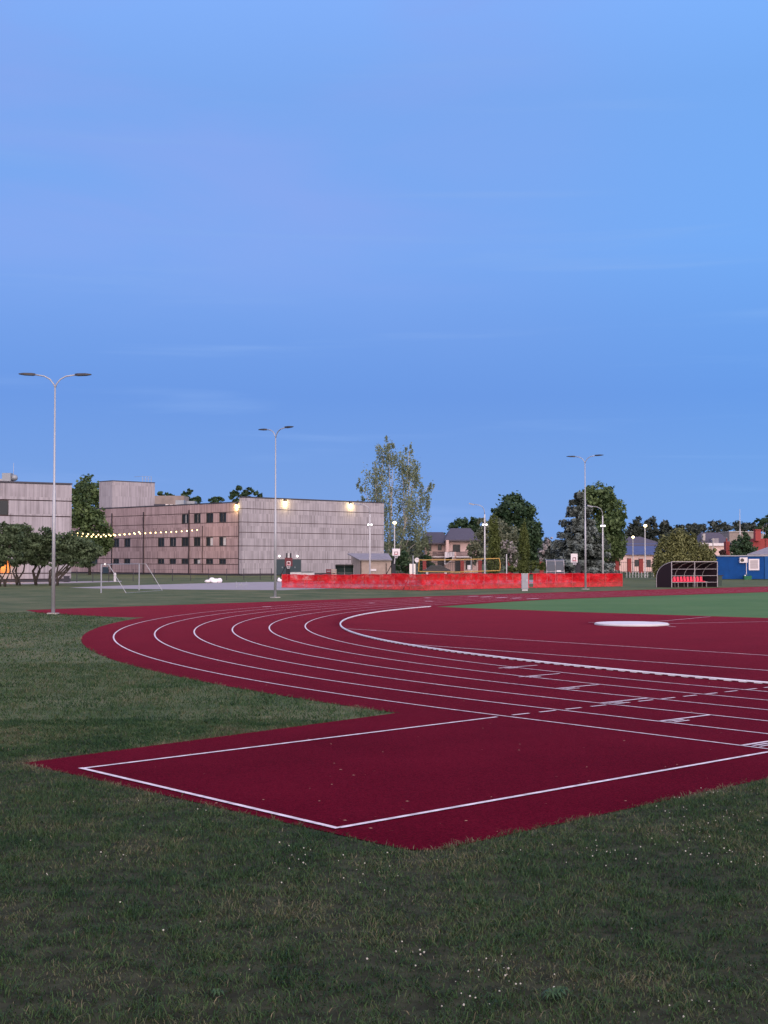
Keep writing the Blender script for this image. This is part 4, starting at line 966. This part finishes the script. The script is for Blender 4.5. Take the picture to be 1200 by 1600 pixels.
for i, (lab, L, st, dy) in enumerate(shr):
    Yt = Y + dy
    lob = plobes(L, Yt, .8)
    t = thing('shrub_tree', lab, 'tree', (PX(sum(st) / 2, Yt), Yt, 0), 0, 'multi-stem trees before the hall')
    V, Fc, SH = crown(lob, 8200, .14, clumps=34, outer=.35, crad=.22, flat=.6, aspect=.5)
    fast_mesh('crown', V, Fc, 'lf_shrub', t, SH)
    b = MB(); yb = Yt
    for k_, sx in enumerate(st):
        x = PX(sx, yb)
        for (c, r), s in zip(lob, (-.9, .7, -.2, .5, .9)):
            if random.random() < .85 or k_ == 0:
                b.tube([(x, yb, -.03), (x + s * .12, yb, .5), (x + s * .45 + (c[0] - x) * .2, yb + .1 * s, 1.25), (x + (c[0] - x) * .6, yb, 2.2), (c[0], c[1], c[2])], [.10, .085, .07, .05, .015], 6)
    b.build('trunk', 'bark', t, world=True, smooth=True)
tree('roof_tree', 'dark treetops showing above the school roof beside the tower', [(255, 772, 10, 6), (266, 774, 9, 7), (262, 800, 16, 26)], 268, 'lf_deep', 1300, .34, clumps=14)
def conifer(label, px, pytop, pyb, hw, Y, leafm='lf_deep', n=1500, size=.36, name='conifer', tiers=12, droop=.25, jag=.5, base_py=None):
    x = PX(px, Y); z1 = ZH(pytop, Y); z0 = ZH(pyb, Y) if pyb else .4; w = hw * Y / F
    t = thing(name, label, 'tree', (x, Y, 0))
    C = []; SH = []; O = []
    for i in range(tiers):
        u = (i + .5 * rng.random()) / tiers; zc = z0 + (z1 - z0) * u; rad = w * (1 - u) ** .85 + .08 * w
        nb = max(5, int(13 * (1 - u) + 5))
        for j in range(nb):
            a = 2 * math.pi * (j + rng.random()) / nb; L = rad * (1 - jag * .5 + jag * .6 * rng.random()); m = max(4, int(n / tiers / nb * 1.6 * (1.25 - u)))
            s = np.sqrt(rng.random(m)); wd = .20 * L * (1.15 - s)
            rr = s * L; off = rng.normal(size=m) * wd; sh = rng.random()
            xx = x + rr * math.cos(a) - off * math.sin(a); yy = Y + rr * math.sin(a) + off * math.cos(a)
            zz_ = zc + (rng.random() - .5) * .9 * (z1 - z0) / tiers * (1 - u) - droop * rr * (1 - .5 * s) + (rng.random(m) - .6) * .8 * (z1 - z0) / tiers
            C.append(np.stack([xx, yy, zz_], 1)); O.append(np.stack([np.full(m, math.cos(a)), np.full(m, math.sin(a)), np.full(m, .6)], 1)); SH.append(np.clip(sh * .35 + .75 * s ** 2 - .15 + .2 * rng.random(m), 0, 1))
    C = np.concatenate(C); O = np.concatenate(O); SH = np.concatenate(SH); m = len(C)
    nr = O * .6 + rng.normal(size=(m, 3)) * .5 + np.array([0, 0, .5]); nr /= np.linalg.norm(nr, axis=1)[:, None]
    a = np.cross(nr, rng.normal(size=(m, 3))); a /= np.linalg.norm(a, axis=1)[:, None]; b = np.cross(nr, a); s = size * (.6 + .8 * rng.random(m))[:, None]
    C[:, 2] = np.maximum(C[:, 2], .1)
    V = np.stack([C + a * s, C + b * s * .5, C - a * s, C - b * s * .5], 1).reshape(-1, 3)
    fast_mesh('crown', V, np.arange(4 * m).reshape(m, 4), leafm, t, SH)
    MB().tube([(x, Y, -.05), (x, Y, z1 - .1)], [.22, .03], 7).build('trunk', 'bark', t, world=True)
    return t
tree('roof_tree', 'dark pointed treetop showing above silver ducts on the school roof', [(291, 775, 8, 7), (297, 769, 5, 6), (305, 781, 9, 9), (298, 790, 16, 14)], 268, 'lf_deep', 1500, .34, clumps=16)
tree('roof_tree', 'low dark treetop above the school roof near its lit corner lamp', [(333, 782, 8, 6), (342, 783, 9, 6), (337, 800, 14, 20)], 268, 'lf_deep', 900, .34, clumps=12)
tree('roof_tree', 'dark ragged treetop left in the group above the lit roof corner', [(366, 776, 8, 10), (373, 765, 6, 8), (368, 790, 10, 12)], 272, 'lf_deep', 1200, .34, clumps=12)
tree('roof_tree', 'broad dark treetop in the middle above the school roof corner', [(388, 767, 9, 9), (384, 778, 13, 10), (386, 795, 18, 16)], 275, 'lf_deep', 1500, .34, clumps=14)
tree('roof_tree', 'small dark treetop at right just above the lit roof edge', [(403, 772, 6, 8), (408, 779, 6, 8), (404, 792, 12, 14)], 272, 'lf_deep', 1000, .34, clumps=12)
# birch
birch = tree('birch_tree', 'tall airy birch with pale drooping leaves rising behind the building end',
     [(600, 705, 22, 24), (590, 745, 26, 36), (628, 725, 24, 32), (652, 740, 18, 28), (662, 780, 18, 34), (628, 780, 34, 40), (590, 790, 24, 36), (562, 758, 9, 13), (565, 782, 10, 10), (610, 835, 30, 40), (645, 832, 30, 38), (662, 845, 14, 24), (640, 870, 26, 24), (608, 690, 10, 12), (640, 700, 8, 12), (672, 757, 8, 12)],
     222, 'lf_birch', 15000, .19, base=612, trunk=.20, bark='birchbark', stems=[(PX(606, 222), .6), (PX(622, 222), 1.6), (PX(598, 222), -1.0)], clumps=26, outer=.15, crad=.17, vert=.22, flat=1.3, up=.1, aspect=.5)
tree('dark_bush', 'dark green bushes in deep shade under the birch behind the hoop', [(612, 882, 14, 16), (640, 885, 20, 14), (665, 880, 14, 16), (628, 868, 12, 14)], 212, 'lf_deep', 2200, .26, base=635, cat='bush', clumps=16)
tree('dark_tree', 'rounded dark trees just above the slate roof of pink house', [(722, 822, 16, 14), (740, 822, 12, 14), (708, 830, 10, 12), (745, 834, 18, 16), (690, 838, 8, 6)], 262, 'lf_deep', 2600, .34, base=722, clumps=18)
tree('round_tree', 'big rounded deep green tree behind the slim thujas', [(800, 795, 26, 26), (785, 812, 18, 26), (820, 812, 22, 30), (835, 835, 14, 26), (808, 845, 36, 32), (775, 800, 8, 10), (828, 862, 22, 22)], 240, 'lf_deep', 12000, .31, base=808, clumps=44)
tree('willow_tree', 'loose grey-green tree in front of the pink house end', [(770, 825, 22, 20), (752, 840, 18, 22), (792, 840, 22, 26), (775, 862, 34, 26), (740, 862, 12, 20), (805, 868, 14, 22), (752, 815, 8, 10)], 208, 'lf_willow', 6200, .23, base=775, clumps=24, outer=.25, vert=.1)
bl1 = tree('blossom_bush', 'white blossoming bush between the two slim thujas', [(796, 858, 12, 14), (804, 872, 9, 18), (787, 850, 8, 8)], 196, 'lf_willow', 1500, .19, base=800, cat='bush', clumps=14)
V, Fc, SH = crown(plobes([(795, 854, 11, 11), (803, 871, 7, 17), (787, 851, 6, 7)], 195.2), 420, .16, clumps=26, outer=.7, crad=.10); fast_mesh('blossom', V, Fc, 'lf_flower', bl1, SH)
bl2 = tree('blossom_bush', 'white blossoming shrub leaning against left side of spruce', [(858, 850, 9, 12), (850, 865, 10, 14), (866, 862, 12, 16), (843, 860, 5, 6)], 176, 'lf_spruce', 1500, .19, base=856, cat='bush', clumps=12)
V, Fc, SH = crown(plobes([(857, 847, 4, 6), (851, 857, 4, 8), (846, 863, 4, 5), (862, 841, 3, 2), (845, 874, 3, 4)], 174.), 300, .15, clumps=14, outer=.3, crad=.25); fast_mesh('blossom', V, Fc, 'lf_flower', bl2, SH)
def thuja(label, px0, px1, pyt, Y, n):
    cx = (px0 + px1) / 2; hw = (px1 - px0) / 2; L = []
    for i in range(7):
        u = i / 6; L.append((cx, pyt + 6 + (893 - pyt - 6) * u, hw * (.62 + .38 * min(1, u * 2.4)), 13))
    return tree('thuja_column', label, L, Y, 'lf_thuja', n, .15, base=cx, trunk=.12, clumps=20, outer=.6, crad=.2, flat=2., aspect=.4, group='columnar thujas', up=.2, contrast=.5)
thuja('tall slim columnar thuja just right of floodlit lamp post', 760, 783, 811, 185, 9500)
thuja('slim columnar thuja behind the grey cabinet and red netting', 809.5, 828, 822, 182, 8500)
tree('broadleaf_tree', 'large green broadleaf tree rising behind the spruce', [(935, 775, 26, 22), (955, 800, 22, 34), (918, 785, 18, 26), (940, 835, 34, 40), (962, 845, 18, 34), (925, 862, 22, 24), (966, 820, 12, 20), (930, 885, 18, 12)], 200, 'lf_oak', 15000, .26, base=940, clumps=40)
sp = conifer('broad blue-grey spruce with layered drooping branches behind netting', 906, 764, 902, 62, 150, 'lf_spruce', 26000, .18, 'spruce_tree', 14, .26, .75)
tree('bush_cluster', 'dark green low hedge at the foot of the slim thujas', [(835, 884, 10, 8), (800, 888, 12, 6), (850, 885, 8, 8)], 190, 'lf_thuja', 1400, .18, base=830, cat='bush', clumps=14)
tree('small_tree', 'small leafy tree partly hiding the blue roofed house', [(962, 878, 8, 12), (950, 874, 10, 14), (968, 865, 7, 10)], 205, 'lf_oak', 1500, .19, base=958, clumps=12)
for lab, L in (('tall dark far tree left of the distant wooded ridge', [(994, 822, 13, 17), (988, 838, 12, 16), (1004, 836, 10, 18)]), ('rounded dark far tree in the middle of the ridge clump', [(1018, 824, 14, 16), (1015, 842, 16, 16)]), ('narrow dark far tree at right of the ridge clump', [(1038, 822, 6, 14), (1042, 834, 12, 14)])):
    tree('far_tree', lab, L, 380, 'lf_far', 1500, .5, clumps=18, group='far trees beyond the houses')
tree('pine_tree', 'dark pine with bare pale stem at the right photo edge', [(1190, 815, 9, 9), (1199, 812, 8, 8), (1186, 825, 6, 6), (1202, 826, 8, 10), (1197, 845, 8, 14)], 360, 'lf_deep', 1500, .42, base=1194, bark='birchbark', clumps=14)
tb = tree('thuja_bush', 'wide rounded olive green thuja bush left of the team shelter', [(1058, 848, 17, 20), (1042, 868, 20, 28), (1070, 866, 24, 30), (1092, 868, 18, 24), (1106, 880, 13, 20), (1030, 882, 12, 22), (1055, 885, 30, 20), (1080, 845, 10, 12), (1095, 890, 18, 14)], 150, 'lf_thujabush', 30000, .15, base=1062, cat='bush', clumps=60, outer=.6, crad=.2, flat=1.6, aspect=.45)
tree('small_tree', 'small deep green tree behind the blue cabin left end', [(1160, 850, 16, 16), (1150, 860, 12, 12), (1172, 860, 12, 12), (1162, 868, 22, 10), (1164, 838, 7, 8)], 190, 'lf_deep', 3600, .2, base=1161, clumps=22)
tree('brown_bush', 'reddish brown bush behind the blue cabin corner', [(1129, 863, 6, 6), (1132, 868, 7, 8)], 186, 'bush_red', 700, .18, cat='bush', clumps=8)
tree('small_bush', 'small olive bush peeping out right of the thuja bush', [(1116, 862, 6, 6), (1112, 870, 9, 8)], 188, 'lf_thujabush', 700, .18, cat='bush', clumps=8)
# far wood as one mass
V_, S_ = [], []; lobs = []
for px in np.arange(-150, 1400, 13):
    top = np.interp(px, [-150, 640, 700, 900, 1045, 1080, 1120, 1200, 1400], [845, 846, 848, 842, 823, 816, 814, 815, 812]) + rng.normal() * 1.5
    for dd_ in (0, 25):
        c = W(px + rng.normal() * 4, top + 9, 560 + dd_ + rng.normal() * 6); s = 560 / F
        lobs.append((tuple(c), (13 * s, 7 * s, 9.5 * s)))
        c2 = W(px + rng.normal() * 4, top + 28, 560 + dd_); lobs.append((tuple(c2), (15 * s, 6 * s, 16 * s)))
V, Fc, SH = crown(lobs, 80000, .75, clumps=9, outer=.3, crad=.30)
wd = fast_mesh('distant_wood', V, Fc, 'lf_far', None, SH); tag(wd, 'dark far-off wood forming a low ridge along the horizon', 'wood', None, 'stuff')

# ------------------------------------------------------------------ grass blades and clover
def blade_mat():
    m, nt, b = new_mat('grass_blades'); N = nt.nodes.new; L = nt.links.new
    gq = N('ShaderNodeNewGeometry'); n = N('ShaderNodeTexNoise'); n.inputs['Scale'].default_value = .75; n.inputs['Detail'].default_value = 5; n.inputs['Roughness'].default_value = .65; L(gq.outputs['Position'], n.inputs['Vector'])
    a = N('ShaderNodeAttribute'); a.attribute_name = 'shade'
    x = N('ShaderNodeMath'); x.operation = 'MULTIPLY_ADD'; x.inputs[1].default_value = .46; L(a.outputs['Fac'], x.inputs[0])
    y = N('ShaderNodeMath'); y.operation = 'MULTIPLY_ADD'; y.inputs[1].default_value = 1.55; y.inputs[2].default_value = -.515; L(n.outputs['Fac'], y.inputs[0]); L(y.outputs[0], x.inputs[2])
    r = ramp(nt, [(.22, (.011, .037, .010)), (.42, (.026, .068, .018)), (.60, (.048, .088, .029)), (.76, (.080, .088, .043)), (1., (.16, .142, .088))])
    L(x.outputs[0], r.inputs[0]); L(r.outputs[0], b.inputs['Base Color']); b.inputs['Roughness'].default_value = .65; b.inputs['Specular IOR Level'].default_value = .25
    t = N('ShaderNodeBsdfTranslucent'); L(r.outputs[0], t.inputs['Color']); mx = N('ShaderNodeMixShader'); mx.inputs[0].default_value = .15
    L(b.outputs[0], mx.inputs[1]); L(t.outputs[0], mx.inputs[2]); L(mx.outputs[0], nt.nodes['Material Output'].inputs['Surface'])
    return m
M['blade'] = blade_mat()
def pad_edges(a, b):
    return a - (-1. + (b + 44.37) / -6.43 * .97), 6.05 + (b + 44.38) / -6.1 * .31 - a, b - (-50.88 + (a + .03) / 6.43 * .31)
def red(x, y, j):
    a, b = toab(x, y)
    r = np.where(a > 0, np.abs(b), np.hypot(a, b))
    t = (r < RO + j) & ((b < 20) | (a > -60))
    ea, eb, ec = pad_edges(a, b)
    pad_ = (ea > -j) & (eb > -j) & (ec > -j) & (b < -43)
    c_ = (a > 6.10) & (b < -50.27) & (np.hypot(a - 6.10, b + 50.27) > .3 + j)
    pad_ &= ~c_
    ext = (a < -30) & (b > -31.3 - j) & (a > -46)
    return t | pad_ | ext
def blades(n, y0, y1, hmin, hmax, wid, name, xpad=2.):
    y = np.sqrt(rng.random(n) * (y1 ** 2 - y0 ** 2) + y0 ** 2); x = (rng.random(n) * 2 - 1) * (y * .30 + xpad)
    # clumpiness
    q = np.sin(x * 7.1 + 3 * np.sin(y * 3.3)) * np.sin(y * 6.3 + 2 * np.sin(x * 4.1))
    keep = ~red(x, y, .01 + rng.normal(size=n) * .04) & (rng.random(n) < .72 + .28 * q)
    x, y = x[keep], y[keep]; n = len(x); q = q[keep]
    an = rng.random(n) * 6.283; ln_ = hmin + (hmax - hmin) * rng.random(n) ** 1.6; ln_ *= (1 + .35 * q)
    lean = (.3 + 1.5 * rng.random(n)) * ln_; w = wid * (.6 + .8 * rng.random(n))
    dx, dy = np.cos(an), np.sin(an); sx, sy = -dy, dx
    an2 = rng.random(n) * 6.283; wx, wy = np.cos(an2), np.sin(an2)
    b0 = np.stack([x - wx * w / 2, y - wy * w / 2, np.zeros(n)], 1); b1 = np.stack([x + wx * w / 2, y + wy * w / 2, np.zeros(n)], 1)
    mx_, my_, mz = x + dx * lean * .35, y + dy * lean * .35, ln_ * .62
    m0 = np.stack([mx_ - wx * w * .42, my_ - wy * w * .42, mz], 1); m1 = np.stack([mx_ + wx * w * .42, my_ + wy * w * .42, mz], 1)
    tp = np.stack([x + dx * lean, y + dy * lean, ln_ * (.95 - .55 * rng.random(n))], 1)
    V = np.stack([b0, b1, m0, m1, tp], 1).reshape(-1, 3)
    i = np.arange(n)[:, None] * 5
    Fc = np.concatenate([i + np.array([[0, 1, 3]]), i + np.array([[0, 3, 2]]), i + np.array([[2, 3, 4]])], 0)
    sh = rng.random(n)
    a_, b_ = toab(x, y); ea, eb, ec = pad_edges(a_, b_); rr = np.where(a_ > 0, np.abs(b_), np.hypot(a_, b_)) - RO
    dist = np.maximum(np.maximum(-ea, -eb), -ec); dist = np.where(b_ > -RO, np.where(eb > 0, 9, -eb), dist); dist = np.minimum(np.abs(dist), np.abs(rr) * 1.6)
    fr_ = np.exp(-dist / .10) * (.5 + .6 * np.sin(x * 3.1 + 1) * np.sin(y * 1.7 + .6))
    sh = np.clip(sh + 1.1 * np.clip(fr_, 0, 1), 0, 2.2) + .9 * (rng.random(n) < .035)
    return V, Fc, np.tile(sh, 3)
parts = [blades(760000, 5.8, 19.5, .018, .058, .0048, ''), blades(230000, 16, 30, .025, .075, .009, '', 2.5), blades(150000, 30, 58, .02, .07, .02, '', 3)]
off = 0; VV, FF, SS = [], [], []
for V, Fc, SH in parts: VV.append(V); FF.append(Fc + off); SS.append(SH); off += len(V)
gr = fast_mesh('lawn_grass', np.concatenate(VV), np.concatenate(FF), 'blade', None, np.concatenate(SS))
tag(gr, 'short mown lawn grass with dry brown patches around the red track', 'grass', None, 'stuff')
# clover blossoms in loose patches
cl_ = MB(); ico = []
def clover(px, py, spx, spy, n):
    for _ in range(int(n * .62)):
        p = G(px + random.gauss(0, spx), py + random.gauss(0, spy))
        if red(np.array([p.x]), np.array([p.y]), .03)[0]: continue
        h = random.uniform(.03, .075); r = random.uniform(.0030, .0072)
        cl_.ball((p.x, p.y, h), r, 6, (1, 1, .9), .15)
for q in ((765, 1545, 45, 18, 34), (700, 1520, 40, 20, 10), (960, 1335, 60, 16, 34), (1075, 1325, 40, 12, 22), (1140, 1280, 45, 20, 40), (1050, 1250, 40, 14, 22), (1080, 1265, 60, 25, 26), (1150, 1355, 30, 14, 14), (540, 1370, 45, 12, 22), (460, 1350, 14, 6, 7),
          (165, 1345, 18, 6, 10), (620, 1505, 25, 8, 8), (1110, 1590, 40, 8, 9), (80, 1375, 10, 4, 4), (300, 1400, 220, 90, 20), (850, 1450, 250, 90, 22), (230, 1285, 60, 14, 10), (430, 1335, 30, 8, 6), (1180, 1500, 25, 15, 6)): clover(*q)
o = cl_.build('clover_flowers', mat('clover_white', (.36, .36, .31), .8)); tag(o, 'tiny white clover blossoms scattered through the near lawn', 'flowers', None, 'stuff')
db = MB()
for _ in range(150):
    px, py = random.uniform(150, 1200), random.uniform(1000, 1310); p = G(px, py)
    if not red(np.array([p.x]), np.array([p.y]), -.05)[0]: continue
    a = random.uniform(0, 6.3); L = random.uniform(.006, .022); d = Vector((math.cos(a), math.sin(a), 0)) * L; n_ = Vector((-d.y, d.x, 0)) * .35
    z = Vector((0, 0, .020)); db.add([p + z - d, p + z + n_ + Vector((0, 0, .003)), p + z + d, p + z - n_], [(0, 1, 2, 3)])
o = db.build('track_litter', mat('dry_leaf_bits', (.30, .17, .13), .9)); tag(o, 'tiny dry leaf bits scattered over the red rubber surface', 'litter', None, 'stuff')
# broad-leaved weed rosettes
wd_ = MB()
for (px, py, s) in ((868, 1562, .075), (860, 1566, .05), (876, 1558, .05), (340, 1562, .05)):
    p = G(px, py)
    for i in range(9):
        a = i * .7 + random.random() * .3; L = s * random.uniform(.8, 1.3); d = Vector((math.cos(a), math.sin(a), 0)); n_ = Vector((-d.y, d.x, 0)) * L * .13
        b0, m_, t_ = p + Vector((0, 0, .02)), p + d * L * .55 + Vector((0, 0, .05)), p + d * L + Vector((0, 0, .03))
        wd_.add([b0, m_ + n_, t_, m_ - n_], [(0, 1, 2, 3)])
o = wd_.build('lawn_weeds', mat('weed_leaf', (.020, .055, .018), .7)); tag(o, 'low broad-leaved weed rosettes dotted in the near lawn', 'weeds', None, 'stuff')

# ------------------------------------------------------------------ sky and light
SUN_AZ = R_(163)      # compass-like angle from +Y towards +X: behind the camera, to the right
SUN_EL = R_(7)
w = bpy.data.worlds.new('World'); SC.world = w; w.use_nodes = True; nt = w.node_tree; N = nt.nodes.new; L = nt.links.new
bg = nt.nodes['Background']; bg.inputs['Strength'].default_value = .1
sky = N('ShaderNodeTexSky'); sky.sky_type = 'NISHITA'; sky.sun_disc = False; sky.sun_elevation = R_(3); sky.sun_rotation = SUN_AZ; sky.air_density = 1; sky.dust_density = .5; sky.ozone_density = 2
tcw = N('ShaderNodeTexCoord'); sp_ = N('ShaderNodeSeparateXYZ'); L(tcw.outputs['Generated'], sp_.inputs[0])
def lin(r, g_, b): return tuple((((c / 255 + .055) / 1.055) ** 2.4 if c > 10 else c / 255 / 12.92) for c in (r, g_, b))
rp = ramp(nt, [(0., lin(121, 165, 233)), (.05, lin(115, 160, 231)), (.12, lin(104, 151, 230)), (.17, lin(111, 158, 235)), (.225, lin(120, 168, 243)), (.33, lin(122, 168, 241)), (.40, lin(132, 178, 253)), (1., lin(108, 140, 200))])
L(sp_.outputs[2], rp.inputs[0])
def vm(op, a, v=None, sc=None):
    k = N('ShaderNodeVectorMath'); k.operation = op; L(a, k.inputs[0])
    if v is not None:
        if isinstance(v, tuple): k.inputs[1].default_value = v
        else: L(v, k.inputs[1])
    if sc is not None:
        if isinstance(sc, (int, float)): k.inputs['Scale'].default_value = sc
        else: L(sc, k.inputs['Scale'])
    return k.outputs[0] if op != 'DOT_PRODUCT' else k.outputs['Value']
# thin mauve veils of high cloud
mp = N('ShaderNodeMapping'); mp.inputs['Scale'].default_value = (2.2, 2.2, 9); mp.inputs['Rotation'].default_value = (0, .10, .2); L(tcw.outputs['Generated'], mp.inputs[0])
cn = N('ShaderNodeTexNoise'); cn.inputs['Scale'].default_value = 1.3; cn.inputs['Detail'].default_value = 5; cn.inputs['Roughness'].default_value = .5; cn.inputs['Distortion'].default_value = .4; L(mp.outputs[0], cn.inputs['Vector'])
mr = N('ShaderNodeMapRange'); mr.inputs['From Min'].default_value = .30; mr.inputs['From Max'].default_value = .60; mr.interpolation_type = 'SMOOTHSTEP'; mr.inputs['To Max'].default_value = .85; L(cn.outputs['Fac'], mr.inputs['Value'])
hz = N('ShaderNodeMapRange'); hz.interpolation_type = 'SMOOTHSTEP'; hz.inputs['From Min'].default_value = .13; hz.inputs['From Max'].default_value = .27; L(sp_.outputs[2], hz.inputs['Value'])
hx = N('ShaderNodeMapRange'); hx.interpolation_type = 'SMOOTHSTEP'; hx.inputs['From Min'].default_value = .0; hx.inputs['From Max'].default_value = .2; hx.inputs['To Min'].default_value = 1; hx.inputs['To Max'].default_value = 0; L(sp_.outputs[0], hx.inputs['Value'])
mh_ = N('ShaderNodeMath'); mh_.operation = 'MULTIPLY'; L(hx.outputs[0], mh_.inputs[0]); L(hz.outputs[0], mh_.inputs[1])
ml_ = N('ShaderNodeMath'); ml_.operation = 'MULTIPLY'; L(mr.outputs[0], ml_.inputs[0]); L(mh_.outputs[0], ml_.inputs[1])
mx = N('ShaderNodeMix'); mx.data_type = 'RGBA'; L(ml_.outputs[0], mx.inputs['Factor']); L(rp.outputs[0], mx.inputs[6]); mx.inputs[7].default_value = (*lin(136, 168, 241), 1)
mps = N('ShaderNodeMapping'); mps.inputs['Scale'].default_value = (3., 3., 46); mps.inputs['Rotation'].default_value = (0, .11, 0); L(tcw.outputs['Generated'], mps.inputs[0])
sn = N('ShaderNodeTexNoise'); sn.inputs['Scale'].default_value = 1.; sn.inputs['Detail'].default_value = 4; sn.inputs['Distortion'].default_value = .3; L(mps.outputs[0], sn.inputs['Vector'])
srg = N('ShaderNodeMapRange'); srg.interpolation_type = 'SMOOTHSTEP'; srg.inputs['From Min'].default_value = .54; srg.inputs['From Max'].default_value = .74; srg.inputs['To Max'].default_value = .55; L(sn.outputs['Fac'], srg.inputs['Value'])
mxs = N('ShaderNodeMix'); mxs.data_type = 'RGBA'; L(srg.outputs[0], mxs.inputs['Factor']); L(mx.outputs[2], mxs.inputs[6]); mxs.inputs[7].default_value = (*lin(133, 173, 240), 1); mx = mxs
# clearer, greener blue towards the right
mr2 = N('ShaderNodeMapRange'); mr2.inputs['From Min'].default_value = .04; mr2.inputs['From Max'].default_value = .33; mr2.interpolation_type = 'SMOOTHSTEP'; mr2.inputs['To Max'].default_value = .75; L(sp_.outputs[0], mr2.inputs['Value'])
mlt = vm('MULTIPLY', mx.outputs[2], (.90, 1.08, 1.07))
mx2 = N('ShaderNodeMix'); mx2.data_type = 'RGBA'; L(mr2.outputs[0], mx2.inputs['Factor']); L(mx.outputs[2], mx2.inputs[6]); L(mlt, mx2.inputs[7])
# afterglow on the side of the set sun, behind the camera
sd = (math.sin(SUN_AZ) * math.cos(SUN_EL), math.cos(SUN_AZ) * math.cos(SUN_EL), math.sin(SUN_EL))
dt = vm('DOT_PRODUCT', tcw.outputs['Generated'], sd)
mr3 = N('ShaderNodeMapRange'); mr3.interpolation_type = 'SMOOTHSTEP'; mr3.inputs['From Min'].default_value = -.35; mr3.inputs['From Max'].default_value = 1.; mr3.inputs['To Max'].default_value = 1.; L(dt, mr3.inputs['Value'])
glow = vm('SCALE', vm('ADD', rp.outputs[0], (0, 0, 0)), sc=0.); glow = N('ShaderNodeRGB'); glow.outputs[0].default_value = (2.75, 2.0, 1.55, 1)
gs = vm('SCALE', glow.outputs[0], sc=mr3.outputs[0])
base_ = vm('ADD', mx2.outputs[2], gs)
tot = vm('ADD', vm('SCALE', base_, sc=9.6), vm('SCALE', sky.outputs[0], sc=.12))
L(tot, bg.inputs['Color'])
s = bpy.data.lights.new('sun', 'SUN'); s.energy = 1.0; s.angle = R_(35); s.color = (1, .78, .70)
so = bpy.data.objects.new('sun', s); COL.objects.link(so)
so.rotation_euler = Vector(sd).to_track_quat('Z', 'Y').to_euler()
SC.view_settings.view_transform = 'Standard'; SC.view_settings.look = 'None'; SC.view_settings.gamma = 1; SC.view_settings.exposure = 0
